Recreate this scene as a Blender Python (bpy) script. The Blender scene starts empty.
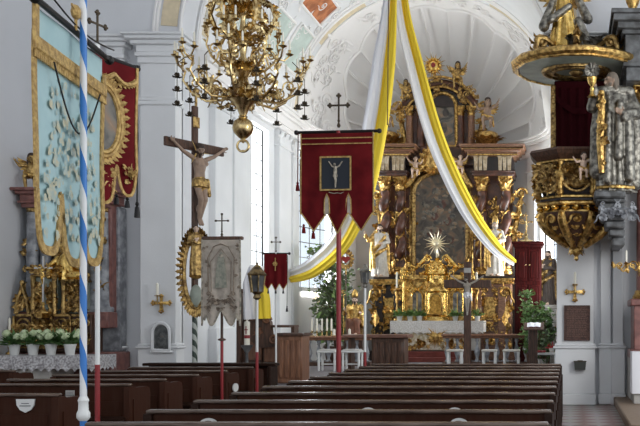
import bpy, bmesh, math, random
import numpy as np
from mathutils import Vector, Matrix
PI = math.pi
F = 935.0; VX = 570.0; VY = 323.0; EYE = 1.6
scene = bpy.context.scene
COL = scene.collection
rnd = random.Random(7)

def P(x, y, Z):
    """point of the place seen at (x, y) of the photo when it lies Z metres ahead"""
    return Vector(((x - VX) * Z / F, Z, EYE + (VY - y) * Z / F))
def V(*a): return Vector(a)
def R(d): return math.radians(d)
def lerp(a, b, t): return a + (b - a) * t

# ------------------------------------------------------------------ materials
MATS = {}
def mat(name, col, rough=0.6, metal=0.0, var=0.0, scale=6.0, col2=None, bump=0.0, bscale=None, spec=0.5, stretch=None, detail=4.0, sheen=0.0, alpha=None):
    if name in MATS: return MATS[name]
    m = bpy.data.materials.new(name); m.use_nodes = True
    nt = m.node_tree; b = nt.nodes['Principled BSDF']
    b.inputs['Base Color'].default_value = (*col, 1)
    b.inputs['Roughness'].default_value = rough
    b.inputs['Metallic'].default_value = metal
    b.inputs['Specular IOR Level'].default_value = spec
    if sheen: b.inputs['Sheen Weight'].default_value = sheen
    if var or col2 or bump:
        tc = nt.nodes.new('ShaderNodeTexCoord'); mp = nt.nodes.new('ShaderNodeMapping')
        nt.links.new(tc.outputs['Object'], mp.inputs['Vector'])
        if stretch: mp.inputs['Scale'].default_value = stretch
        nz = nt.nodes.new('ShaderNodeTexNoise'); nz.inputs['Scale'].default_value = scale; nz.inputs['Detail'].default_value = detail
        nt.links.new(mp.outputs[0], nz.inputs['Vector'])
        if var or col2:
            cr = nt.nodes.new('ShaderNodeValToRGB')
            c2 = col2 if col2 else tuple(max(0, c * (1 - var)) for c in col)
            cr.color_ramp.elements[0].position = 0.38; cr.color_ramp.elements[1].position = 0.62
            cr.color_ramp.elements[0].color = (*c2, 1); cr.color_ramp.elements[1].color = (*col, 1)
            nt.links.new(nz.outputs['Fac'], cr.inputs[0]); nt.links.new(cr.outputs[0], b.inputs['Base Color'])
        if bump:
            n2 = nt.nodes.new('ShaderNodeTexNoise'); n2.inputs['Scale'].default_value = bscale or scale * 3; n2.inputs['Detail'].default_value = 5
            nt.links.new(mp.outputs[0], n2.inputs['Vector'])
            bp = nt.nodes.new('ShaderNodeBump'); bp.inputs['Strength'].default_value = bump; bp.inputs['Distance'].default_value = 0.02
            nt.links.new(n2.outputs['Fac'], bp.inputs['Height']); nt.links.new(bp.outputs[0], b.inputs['Normal'])
    MATS[name] = m
    return m

plaster = mat('white_plaster', (0.80, 0.81, 0.82), 0.85, var=0.05, scale=1.2, bump=0.08, bscale=30)
plasterg = mat('grey_plaster', (0.72, 0.73, 0.755), 0.85, var=0.05, scale=0.8, bump=0.08, bscale=30)
stucco = mat('white_stucco', (0.90, 0.88, 0.865), 0.8, bump=0.1, bscale=20)
cream = mat('cream_stucco_panel', (0.78, 0.66, 0.46), 0.8, var=0.15, scale=5)
greenp = mat('pale_green_fresco', (0.62, 0.72, 0.66), 0.85, var=0.15, scale=3)
orangep = mat('orange_fresco', (0.62, 0.24, 0.10), 0.8, col2=(0.35, 0.12, 0.05), scale=4)
gold = mat('gilding', (0.84, 0.56, 0.19), 0.3, 1.0, col2=(0.30, 0.17, 0.055), scale=13, bump=0.5, bscale=40)
goldb = mat('bright_gilding', (0.94, 0.66, 0.22), 0.27, 1.0, col2=(0.60, 0.36, 0.09), scale=11, bump=0.4, bscale=35)
goldd = mat('aged_gilding', (0.62, 0.42, 0.16), 0.38, 1.0, col2=(0.20, 0.12, 0.05), scale=14, bump=0.6, bscale=40)
brass = mat('polished_brass', (0.80, 0.62, 0.32), 0.24, 1.0, col2=(0.46, 0.32, 0.14), scale=14)
bronze = mat('dark_bronze', (0.10, 0.075, 0.05), 0.4, 0.8, var=0.4, scale=12)
silver = mat('silvered_carving', (0.36, 0.34, 0.29), 0.4, 0.8, col2=(0.10, 0.092, 0.08), scale=12, bump=0.5, bscale=30)
pewedge = mat('polished_pew_edge_highlight', (0.17, 0.12, 0.095), 0.25, col2=(0.08, 0.05, 0.036), scale=4, stretch=(1, 6, 9))  # paler than the pew wood: highlight along the top rails put into the colour
pewwood = mat('dark_pew_wood', (0.022, 0.0095, 0.006), 0.5, spec=0.08, col2=(0.026, 0.013, 0.009), scale=5, stretch=(1, 6, 9), bump=0.1, bscale=25)
pewpanel = mat('brown_pew_panel', (0.046, 0.016, 0.009), 0.55, spec=0.08, col2=(0.05, 0.021, 0.013), scale=4, stretch=(8, 8, 1.2), bump=0.1, bscale=20)
oak = mat('oak_panel', (0.27, 0.125, 0.066), 0.5, col2=(0.17, 0.075, 0.04), scale=4, stretch=(8, 8, 1))
dkoak = mat('dark_carved_oak', (0.11, 0.05, 0.028), 0.5, col2=(0.05, 0.024, 0.014), scale=5, stretch=(7, 7, 1))
redwood = mat('red_stained_wood', (0.058, 0.006, 0.005), 0.6, col2=(0.025, 0.003, 0.003), spec=0.1, scale=3, stretch=(9, 9, 1))
brownmarble = mat('brown_marble', (0.13, 0.05, 0.03), 0.28, col2=(0.05, 0.022, 0.016), scale=5, detail=8)
blackm = mat('near_black_marble', (0.035, 0.022, 0.018), 0.3, col2=(0.015, 0.01, 0.01), scale=5)
redmarble = mat('red_marble', (0.27, 0.115, 0.095), 0.35, col2=(0.17, 0.07, 0.06), scale=7, detail=8)
greymarble = mat('grey_marble', (0.34, 0.35, 0.37), 0.35, col2=(0.14, 0.145, 0.16), scale=6, detail=8)
darkgrey = mat('dark_grey_moulding', (0.16, 0.165, 0.17), 0.45, col2=(0.06, 0.06, 0.058), scale=6)
velvet = mat('dark_red_velvet', (0.150, 0.011, 0.013), 0.85, col2=(0.10, 0.007, 0.009), scale=4, spec=0.1)
velvetd = mat('deep_wine_curtain', (0.034, 0.003, 0.005), 0.9, spec=0.1)
bluesilk = mat('pale_blue_silk', (0.36, 0.53, 0.55), 0.6, col2=(0.41, 0.58, 0.59), scale=6, bump=0.1, bscale=40)
thread = mat('gold_thread', (0.62, 0.42, 0.15), 0.5, 0.35, col2=(0.36, 0.22, 0.07), scale=30, bump=0.5, bscale=90)
palethread = mat('pale_gold_thread', (0.56, 0.52, 0.36), 0.6, 0.0, col2=(0.42, 0.50, 0.45), scale=25)
greysilk = mat('grey_beige_silk', (0.50, 0.43, 0.36), 0.7, col2=(0.38, 0.33, 0.275), scale=12, bump=0.2, bscale=60)
greythread = mat('beige_thread', (0.48, 0.42, 0.33), 0.7, col2=(0.20, 0.18, 0.15), scale=20)
whitecl = mat('white_fabric', (0.82, 0.82, 0.86), 0.8)
yellowcl = mat('yellow_fabric', (0.90, 0.66, 0.04), 0.75)
whitepaint = mat('white_paint', (0.78, 0.78, 0.76), 0.4)
redpaint = mat('red_paint', (0.26, 0.017, 0.02), 0.4)
bluepaint = mat('blue_paint', (0.04, 0.18, 0.55), 0.4)
blackm2 = mat('black_iron', (0.018, 0.016, 0.016), 0.45, 0.5)
leafm = mat('green_leaf', (0.15, 0.27, 0.08), 0.6, col2=(0.07, 0.15, 0.045), scale=4)
leafl = mat('light_green_leaf', (0.26, 0.38, 0.13), 0.6, col2=(0.14, 0.26, 0.07), scale=8)
leafd = mat('dark_green_leaf', (0.10, 0.15, 0.075), 0.6, col2=(0.17, 0.21, 0.12), scale=5)
hydr = mat('greenish_white_petal', (0.62, 0.70, 0.46), 0.7, col2=(0.45, 0.56, 0.30), scale=20)
whitepet = mat('white_petal', (0.85, 0.85, 0.82), 0.6)
redpet = mat('red_petal', (0.5, 0.02, 0.03), 0.6)
stem = mat('brown_stem', (0.13, 0.08, 0.045), 0.8)
brownwood = mat('warm_brown_cornice', (0.30, 0.155, 0.085), 0.3, col2=(0.17, 0.08, 0.045), scale=5, stretch=(2, 8, 8))
bronzegilt = mat('bronze_gilt', (0.40, 0.29, 0.14), 0.4, 1.0, col2=(0.12, 0.085, 0.05), scale=16)
wax = mat('ivory_wax', (0.86, 0.82, 0.70), 0.5)
flesh = mat('painted_flesh', (0.36, 0.245, 0.175), 0.5, var=0.25, scale=10)
fleshl = mat('pale_painted_flesh', (0.66, 0.48, 0.37), 0.5, var=0.1, scale=10)
fleshg = mat('greyish_painted_flesh', (0.30, 0.235, 0.19), 0.5, col2=(0.17, 0.125, 0.10), scale=9)
hairm = mat('dark_brown_hair', (0.045, 0.026, 0.017), 0.7)
redrobe = mat('painted_red_robe', (0.25, 0.10, 0.06), 0.5, var=0.3, scale=8)
whiterobe = mat('painted_white_robe', (0.70, 0.66, 0.60), 0.5, var=0.2, scale=10)
brownrobe = mat('painted_brown_habit', (0.075, 0.055, 0.045), 0.6, var=0.3, scale=8)
lace = mat('white_lace', (0.66, 0.65, 0.66), 0.9, col2=(0.30, 0.28, 0.29), scale=26, detail=2)
lacef = mat('fine_white_lace', (0.90, 0.88, 0.86), 0.9, col2=(0.68, 0.65, 0.60), scale=30, detail=2)
carpet = mat('mauve_grey_carpet', (0.20, 0.18, 0.19), 0.9, var=0.15, scale=3)
redcarpet = mat('dull_red_step_cloth', (0.20, 0.05, 0.04), 0.9, var=0.2, scale=8)
woodstep = mat('brown_step_board', (0.28, 0.20, 0.14), 0.6, var=0.3, scale=5, stretch=(2, 10, 10))
stone = mat('pale_stone', (0.5, 0.48, 0.45), 0.7, var=0.15, scale=4)
darkstone = mat('dark_slate_relief', (0.13, 0.135, 0.13), 0.6, col2=(0.06, 0.065, 0.065), scale=14, bump=0.6, bscale=30)
plaqueb = mat('brown_bronze_plaque', (0.12, 0.06, 0.045), 0.5, 0.3, col2=(0.06, 0.03, 0.025), scale=22, bump=0.7, bscale=45)
canvasd = mat('dark_painted_canvas', (0.10, 0.075, 0.055), 0.6)
silverl = mat('pale_silver', (0.75, 0.75, 0.76), 0.3, 0.9)
ivory = mat('ivory_corpus', (0.36, 0.32, 0.27), 0.5)
greenunder = mat('pale_green_soffit', (0.34, 0.38, 0.32), 0.5, var=0.3, scale=5)
blacksilk = mat('black_silk', (0.015, 0.02, 0.03), 0.7)

def helix_mat(name, c1, c2, pitch):
    m = bpy.data.materials.new(name); m.use_nodes = True; nt = m.node_tree; b = nt.nodes['Principled BSDF']
    b.inputs['Roughness'].default_value = 0.35
    tc = nt.nodes.new('ShaderNodeTexCoord'); sp = nt.nodes.new('ShaderNodeSeparateXYZ'); nt.links.new(tc.outputs['Object'], sp.inputs[0])
    def mth(op, a, bb=None):
        n = nt.nodes.new('ShaderNodeMath'); n.operation = op
        for i, s in enumerate((a, bb)):
            if s is None: continue
            if isinstance(s, (int, float)): n.inputs[i].default_value = s
            else: nt.links.new(s, n.inputs[i])
        return n.outputs[0]
    ang = mth('DIVIDE', mth('ARCTAN2', sp.outputs['Y'], sp.outputs['X']), 2 * PI)
    fr = mth('FRACT', mth('ADD', mth('ADD', mth('DIVIDE', sp.outputs['Z'], pitch), ang), 10.0))
    g = mth('GREATER_THAN', fr, 0.5)
    mx = nt.nodes.new('ShaderNodeMix'); mx.data_type = 'RGBA'
    nt.links.new(g, mx.inputs['Factor']); mx.inputs['A'].default_value = (*c1, 1); mx.inputs['B'].default_value = (*c2, 1)
    nt.links.new(mx.outputs['Result'], b.inputs['Base Color'])
    return m
barber = helix_mat('blue_and_white_spiral_paint', (0.78, 0.78, 0.78), (0.035, 0.19, 0.55), 0.42)
greenspiral = helix_mat('green_and_white_spiral_paint', (0.42, 0.44, 0.40), (0.03, 0.05, 0.035), 0.2)

def tile_mat():
    m = bpy.data.materials.new('red_and_white_floor_tiles'); m.use_nodes = True; nt = m.node_tree; b = nt.nodes['Principled BSDF']
    tc = nt.nodes.new('ShaderNodeTexCoord'); mp = nt.nodes.new('ShaderNodeMapping'); mp.inputs['Rotation'].default_value = (0, 0, R(45))
    nt.links.new(tc.outputs['Object'], mp.inputs[0])
    ck = nt.nodes.new('ShaderNodeTexChecker'); ck.inputs['Scale'].default_value = 3.1
    ck.inputs['Color1'].default_value = (0.42, 0.40, 0.385, 1); ck.inputs['Color2'].default_value = (0.25, 0.13, 0.11, 1)
    nt.links.new(mp.outputs[0], ck.inputs['Vector'])
    nz = nt.nodes.new('ShaderNodeTexNoise'); nz.inputs['Scale'].default_value = 4
    nt.links.new(tc.outputs['Object'], nz.inputs['Vector'])
    mx = nt.nodes.new('ShaderNodeMix'); mx.data_type = 'RGBA'; mx.blend_type = 'MULTIPLY'; mx.inputs['Factor'].default_value = 0.35
    nt.links.new(ck.outputs['Color'], mx.inputs['A']); nt.links.new(nz.outputs['Color'], mx.inputs['B'])
    nt.links.new(mx.outputs['Result'], b.inputs['Base Color']); b.inputs['Roughness'].default_value = 0.35
    return m
tiles = tile_mat()

def paint_mat(name, cols, sc):
    """dark baroque oil painting: swirling noise through a palette"""
    m = bpy.data.materials.new(name); m.use_nodes = True; nt = m.node_tree; b = nt.nodes['Principled BSDF']
    tc = nt.nodes.new('ShaderNodeTexCoord')
    n1 = nt.nodes.new('ShaderNodeTexNoise'); n1.inputs['Scale'].default_value = sc; n1.inputs['Detail'].default_value = 5; n1.inputs['Distortion'].default_value = 1.6
    nt.links.new(tc.outputs['Object'], n1.inputs['Vector'])
    cr = nt.nodes.new('ShaderNodeValToRGB'); e = cr.color_ramp.elements
    e[0].position = 0.30; e[1].position = 0.75; e[0].color = (*cols[0], 1); e[1].color = (*cols[-1], 1)
    for i, c in enumerate(cols[1:-1]):
        k = e.new(0.30 + 0.45 * (i + 1) / (len(cols) - 1)); k.color = (*c, 1)
    nt.links.new(n1.outputs['Fac'], cr.inputs[0]); nt.links.new(cr.outputs[0], b.inputs['Base Color']); b.inputs['Roughness'].default_value = 0.4
    return m
oil = paint_mat('dark_oil_painting', [(0.02, 0.018, 0.016), (0.055, 0.045, 0.04), (0.10, 0.085, 0.065), (0.17, 0.10, 0.06), (0.24, 0.20, 0.15)], 2.2)
oil2 = paint_mat('grey_oil_painting', [(0.03, 0.03, 0.03), (0.08, 0.075, 0.065), (0.17, 0.15, 0.12), (0.26, 0.16, 0.09), (0.36, 0.33, 0.27)], 3.0)

def glass_mat():
    m = bpy.data.materials.new('clear_window_glass'); m.use_nodes = True; nt = m.node_tree; nt.nodes.clear()
    o = nt.nodes.new('ShaderNodeOutputMaterial'); mx = nt.nodes.new('ShaderNodeMixShader'); t = nt.nodes.new('ShaderNodeBsdfTransparent'); g = nt.nodes.new('ShaderNodeBsdfGlossy')
    t.inputs[0].default_value = (0.94, 0.97, 0.99, 1); g.inputs['Roughness'].default_value = 0.05; mx.inputs[0].default_value = 0.06
    nt.links.new(t.outputs[0], mx.inputs[1]); nt.links.new(g.outputs[0], mx.inputs[2]); nt.links.new(mx.outputs[0], o.inputs[0])
    return m
glass = glass_mat()

# ------------------------------------------------------------------ mesh builder
class MB:
    def __init__(s, root=None):
        s.v = []; s.f = []; s.mi = []; s.k = 0
        s.m = Matrix.Identity(4) if root is None else Matrix.Translation(-Vector(root.location))
    def add(s, vs, fs):
        o = len(s.v); M = s.m
        s.v.extend((M @ Vector(p))[:] for p in vs)
        s.f.extend(tuple(i + o for i in f) for f in fs); s.mi.extend([s.k] * len(fs))
        return s
    def box(s, x0, x1, y0, y1, z0, z1, b=0.0):
        if x0 > x1: x0, x1 = x1, x0
        if y0 > y1: y0, y1 = y1, y0
        if z0 > z1: z0, z1 = z1, z0
        b = min(b, (x1 - x0) * .45, (y1 - y0) * .45, (z1 - z0) * .45)
        if b <= 0:
            return s.add([(x0,y0,z0),(x1,y0,z0),(x1,y1,z0),(x0,y1,z0),(x0,y0,z1),(x1,y0,z1),(x1,y1,z1),(x0,y1,z1)],
                  [(0,3,2,1),(4,5,6,7),(0,1,5,4),(1,2,6,5),(2,3,7,6),(3,0,4,7)])
        vs = []; idx = {}
        X = (x0, x1); Y = (y0, y1); Z = (z0, z1)
        for i in (0, 1):
            for j in (0, 1):
                for k in (0, 1):
                    for a in range(3):
                        p = [X[i], Y[j], Z[k]]; sg = (1 - 2*i, 1 - 2*j, 1 - 2*k)
                        for q in range(3):
                            if q != a: p[q] += sg[q] * b
                        idx[i, j, k, a] = len(vs); vs.append(p)
        fs = []
        for i in (0, 1): fs.append(tuple(idx[i, j, k, 0] for j, k in ((0,0),(1,0),(1,1),(0,1))))
        for j in (0, 1): fs.append(tuple(idx[i, j, k, 1] for i, k in ((0,0),(1,0),(1,1),(0,1))))
        for k in (0, 1): fs.append(tuple(idx[i, j, k, 2] for i, j in ((0,0),(1,0),(1,1),(0,1))))
        for j in (0, 1):
            for k in (0, 1): fs.append((idx[0,j,k,1], idx[1,j,k,1], idx[1,j,k,2], idx[0,j,k,2]))
        for i in (0, 1):
            for k in (0, 1): fs.append((idx[i,0,k,0], idx[i,1,k,0], idx[i,1,k,2], idx[i,0,k,2]))
        for i in (0, 1):
            for j in (0, 1): fs.append((idx[i,j,0,0], idx[i,j,1,0], idx[i,j,1,1], idx[i,j,0,1]))
        for i in (0, 1):
            for j in (0, 1):
                for k in (0, 1): fs.append((idx[i,j,k,0], idx[i,j,k,1], idx[i,j,k,2]))
        return s.add(vs, fs)
    def lathe(s, prof, n=16, c=(0, 0, 0), sx=1.0, sy=1.0, a0=0.0, a1=2*PI, ph=0.0):
        full = abs(a1 - a0 - 2*PI) < 1e-6; cols = n if full else n + 1
        vs = []; fs = []
        for r, z in prof:
            for i in range(cols):
                a = ph + a0 + (a1 - a0) * i / n
                vs.append((c[0] + r*sx*math.cos(a), c[1] + r*sy*math.sin(a), c[2] + z))
        for j in range(len(prof) - 1):
            for i in range(n):
                i2 = (i + 1) % cols if full else i + 1
                fs.append((j*cols + i, j*cols + i2, (j+1)*cols + i2, (j+1)*cols + i))
        if full:
            fs.append(tuple(range(cols))[::-1]); fs.append(tuple((len(prof)-1)*cols + i for i in range(cols)))
        return s.add(vs, fs)
    def tube(s, pts, r, n=6, sq=1.0):
        pts = [Vector(p) for p in pts]; L = len(pts)
        rr = r if isinstance(r, (list, tuple)) else [r] * L
        vs = []; fs = []; up = None
        for i, p in enumerate(pts):
            t = (pts[min(i+1, L-1)] - pts[max(i-1, 0)])
            t = t.normalized() if t.length > 1e-9 else Vector((0, 0, 1))
            if up is None: up = t.orthogonal().normalized()
            else:
                up = up - t * up.dot(t)
                up = up.normalized() if up.length > 1e-6 else t.orthogonal().normalized()
            bn = t.cross(up)
            for k in range(n):
                a = 2*PI*k/n; vs.append(p + (up*math.cos(a) + bn*math.sin(a)*sq) * rr[i])
        for i in range(L-1):
            for k in range(n):
                k2 = (k+1) % n; fs.append((i*n+k, i*n+k2, (i+1)*n+k2, (i+1)*n+k))
        fs.append(tuple(range(n))[::-1]); fs.append(tuple((L-1)*n + k for k in range(n)))
        return s.add(vs, fs)
    def ball(s, c, r, n=10, m=6):
        r = (r, r, r) if isinstance(r, (int, float)) else r
        vs = [(c[0], c[1], c[2] - r[2])]; fs = []
        for j in range(1, m):
            t = -PI/2 + PI*j/m
            for i in range(n):
                a = 2*PI*i/n; vs.append((c[0] + r[0]*math.cos(t)*math.cos(a), c[1] + r[1]*math.cos(t)*math.sin(a), c[2] + r[2]*math.sin(t)))
        vs.append((c[0], c[1], c[2] + r[2])); top = len(vs) - 1
        for i in range(n):
            i2 = (i+1) % n; fs.append((0, 1+i2, 1+i)); fs.append((top, 1+(m-2)*n+i, 1+(m-2)*n+i2))
            for j in range(m-2): fs.append((1+j*n+i, 1+j*n+i2, 1+(j+1)*n+i2, 1+(j+1)*n+i))
        return s.add(vs, fs)
    def prism(s, poly, y0, y1):
        """polygon in the x-z plane pulled through y"""
        n = len(poly); vs = [(x, y0, z) for x, z in poly] + [(x, y1, z) for x, z in poly]
        fs = [tuple(range(n)), tuple(range(n, 2*n))[::-1]] + [(i, (i+1) % n, n + (i+1) % n, n + i) for i in range(n)]
        return s.add(vs, fs)
    def grid(s, fn, nu, nv):
        vs = [fn(i/nu, j/nv) for j in range(nv+1) for i in range(nu+1)]
        fs = [(j*(nu+1)+i, j*(nu+1)+i+1, (j+1)*(nu+1)+i+1, (j+1)*(nu+1)+i) for j in range(nv) for i in range(nu)]
        return s.add(vs, fs)
    def sheet(s, fn, nu, nv, off):
        """closed thin sheet: fn(u,v) and the same shifted by off"""
        off = Vector(off); A = [Vector(fn(i/nu, j/nv)) for j in range(nv+1) for i in range(nu+1)]
        vs = A + [p + off for p in A]; N = len(A); w = nu + 1
        fs = []
        for j in range(nv):
            for i in range(nu):
                q = (j*w+i, j*w+i+1, (j+1)*w+i+1, (j+1)*w+i); fs.append(q); fs.append(tuple(N+k for k in q[::-1]))
        rim = [i for i in range(nu)] + [j*w+nu for j in range(nv)] + [nv*w+nu-i for i in range(nu)] + [(nv-j)*w for j in range(nv)]
        for a, b in zip(rim, rim[1:] + rim[:1]): fs.append((b, a, N+a, N+b))
        return s.add(vs, fs)
    def leaf(s, o, d, n, L, W, curl=1.2, lob=3, seg=7):
        o = Vector(o); d = Vector(d).normalized(); n = Vector(n); n = (n - d*n.dot(d)).normalized(); sd = d.cross(n)
        vs = []; fs = []
        for i in range(seg+1):
            t = i/seg; c = curl if abs(curl) > 1e-3 else 1e-3
            p = o + d*(L*math.sin(c*t)/c) + n*(L*(1-math.cos(c*t))/c)
            nn = n*math.cos(c*t) - d*math.sin(c*t)
            w = W*(math.sin(PI*min(1, .08+t*.92)**.75))*(1 + .28*math.sin(2*PI*lob*t))
            for q in (-1, -.5, 0, .5, 1): vs.append(p + sd*(w*q) - nn*(abs(q)*w*.4))
        for i in range(seg):
            for k in range(4): fs.append((i*5+k, i*5+k+1, (i+1)*5+k+1, (i+1)*5+k))
        return s.add(vs, fs)
    def scroll(s, o, du, dv, r, turns=1.4, th=.02, tail=0.0, n=5, seg=16):
        o = Vector(o); du = Vector(du).normalized(); dv = Vector(dv).normalized(); w = du.cross(dv)
        pts = []; rr = []
        for i in range(seg+1):
            t = i/seg; a = turns*2*PI*t; q = r*(1 - .85*t)
            pts.append(o + du*(q*math.cos(a)) + dv*(q*math.sin(a)) + w*(th*.5*t)); rr.append(th*(1-.35*t))
        if tail:
            p0 = pts[0]
            for k in range(1, 6):
                t = k/5; pts.insert(0, p0 - dv*(tail*t) + du*(tail*.55*t*t)); rr.insert(0, th*(1-.6*t))
        s.tube(pts, rr, n); s.ball(o, th*1.5, 6, 4)
        return s
    def build(s, name, mats, parent=None, angle=40, label=None):
        me = bpy.data.meshes.new(name); me.from_pydata([tuple(v) for v in s.v], [], s.f)
        if not isinstance(mats, (list, tuple)): mats = [mats]
        for m in mats: me.materials.append(m)
        if len(mats) > 1: me.polygons.foreach_set('material_index', s.mi)
        bm = bmesh.new(); bm.from_mesh(me); bmesh.ops.recalc_face_normals(bm, faces=bm.faces); bm.to_mesh(me); bm.free()
        me.polygons.foreach_set('use_smooth', [True]*len(me.polygons))
        me.set_sharp_from_angle(angle=R(angle)); me.update()
        o = bpy.data.objects.new(name, me); COL.objects.link(o)
        if parent is not None: o.parent = parent
        if label: o['label'] = label
        return o

def thing(name, label, cat, loc, group=None, rz=0.0):
    o = bpy.data.objects.new(name, None); COL.objects.link(o); o.empty_display_size = .1
    o.location = loc; o.rotation_euler = (0, 0, rz); o['label'] = label; o['category'] = cat
    if group: o['group'] = group
    return o
def tag(o, label, cat, group=None):
    o['label'] = label; o['category'] = cat
    if group: o['group'] = group
    return o
def struct(name, mb, m, parent=None):
    o = mb.build(name, m, parent)
    if parent is None: o['kind'] = 'structure'
    return o
def copy_tree(o, loc=None, rz=None, label=None, parent=None):
    c = o.copy(); COL.objects.link(c)
    if parent is not None: c.parent = parent
    if loc is not None: c.location = loc
    if rz is not None: c.rotation_euler = (0, 0, rz)
    if label: c['label'] = label
    for ch in list(o.children): copy_tree(ch, parent=c)
    return c
ORD = ['first', 'second', 'third', 'fourth', 'fifth', 'sixth', 'seventh', 'eighth', 'ninth', 'tenth', 'eleventh', 'twelfth']

# ------------------------------------------------------------------ ornament
def foliage(mb, x0, x1, z0, z1, y, n, sz, seed=1, sym=True, out=-1):
    """carved scrolls, leaves and bosses filling a rectangle of the x-z plane, raised towards out*y"""
    r = random.Random(seed); cx = (x0+x1)/2; nn = V(0, out, 0)
    for i in range(n):
        x = r.uniform(x0, cx if sym else x1); z = r.uniform(z0, z1); s = sz*r.uniform(.6, 1.2); a = r.uniform(0, 2*PI); sg = r.choice((-1, 1)); k = r.random()
        for mir in ((1, -1) if sym else (1,)):
            xx = x if mir == 1 else 2*cx - x
            du = V(math.cos(a)*mir, 0, math.sin(a)); dv = V(-math.sin(a)*mir*sg, 0, math.cos(a)*sg)
            o = V(xx, y + out*s*.12, z)
            if k < .42: mb.scroll(o, du, dv, s*.55, 1.3, s*.13, s*.7)
            elif k < .9:
                mb.leaf(o, du, nn, s*1.5, s*.42, .9); mb.leaf(o, (du + dv*.8), nn, s*1.05, s*.34, 1.2); mb.leaf(o, (du - dv*.8), nn, s*1.05, s*.34, 1.2)
            else: mb.ball(o, (s*.28, s*.2, s*.28), 8, 5)
def rosette(mb, c, r, n=8, out=-1):
    for i in range(n):
        a = 2*PI*i/n; mb.leaf(c, V(math.cos(a), 0, math.sin(a)), V(0, out, 0), r, r*.35, .8)
    mb.ball(c, r*.25, 8, 5)
def rays(mb, c, r0, r1, n, seed=0, th=.012):
    r = random.Random(seed)
    for i in range(n):
        a = 2*PI*i/n; l = r1*(1 if i % 2 == 0 else .72)*r.uniform(.92, 1.05); w = r0*.16 + r1*.03
        d = V(math.cos(a), 0, math.sin(a)); q = V(-math.sin(a), 0, math.cos(a)); c0 = Vector(c)
        b0 = c0 + d*r0*.6; mb.add([b0 + q*w, b0 - q*w, c0 + d*l, b0 + V(0, -th, 0)], [(0, 3, 2), (3, 1, 2), (0, 2, 1), (0, 1, 3)])
def capital(mb, c, r, h, n=8):
    c = Vector(c)
    mb.lathe([(r*.95, 0), (r*1.08, h*.05), (r*.95, h*.1), (r*1.0, h*.5), (r*1.35, h*.86), (r*1.45, h*.88)], 14, c)
    mb.box(c.x-r*1.45, c.x+r*1.45, c.y-r*1.45, c.y+r*1.45, c.z+h*.88, c.z+h, r*.1)
    for row, (zz, ll) in enumerate(((.08, .5), (.35, .5))):
        for i in range(n):
            a = 2*PI*(i+.5*row)/n; d = V(math.cos(a), math.sin(a), 0)
            mb.leaf(c + d*r + V(0, 0, zz*h), V(0, 0, 1), d, ll*h*1.15, r*.42, 1.3)
    for sx in (-1, 1):
        for sy in (-1, 1):
            d = V(sx, sy, 0).normalized(); mb.scroll(c + d*r*1.45 + V(0, 0, h*.75), d, V(0, 0, 1), h*.15, 1.3, h*.05)
def cornice(mb, x0, x1, yf, yb, z0, prof):
    """stack of slabs: prof = [(height, overhang)]"""
    z = z0
    for h, ov in prof:
        mb.box(x0-ov, x1+ov, yf-ov, yb, z, z+h, min(h, .03)*.3); z += h
    return z
def twisted(mb, c, r, h, turns, a=.35, n=14, seg=40):
    c = Vector(c); L = []
    for j in range(seg+1):
        t = j/seg; ph = 2*PI*turns*t; env = min(1, t*8, (1-t)*8)
        L.append((c.x + a*r*env*math.cos(ph), c.y + a*r*env*math.sin(ph), c.z + h*t, r*(1 - .12*t)*(1+.05*math.sin(2*ph))))
    mb.tube([(x, y, z) for x, y, z, _ in L], [q for *_, q in L], n)
def garland(mb, c, r, h, turns, a=.35, seg=26):
    """gilded vine following the hollow of a twisted column"""
    c = Vector(c); pts = []
    for j in range(seg+1):
        t = j/seg; ph = 2*PI*turns*t
        q = V(c.x + (a-1.02)*r*math.cos(ph), c.y + (a-1.02)*r*math.sin(ph), c.z + h*t)
        pts.append(q)
        if j % 2 == 0:
            d = V(-math.cos(ph), -math.sin(ph), 0); mb.leaf(q, V(-math.sin(ph), math.cos(ph), .6*(1 if j % 4 else -1)), d, r*.95, r*.34, 1.0)
    mb.tube(pts, r*.14, 5)

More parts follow.
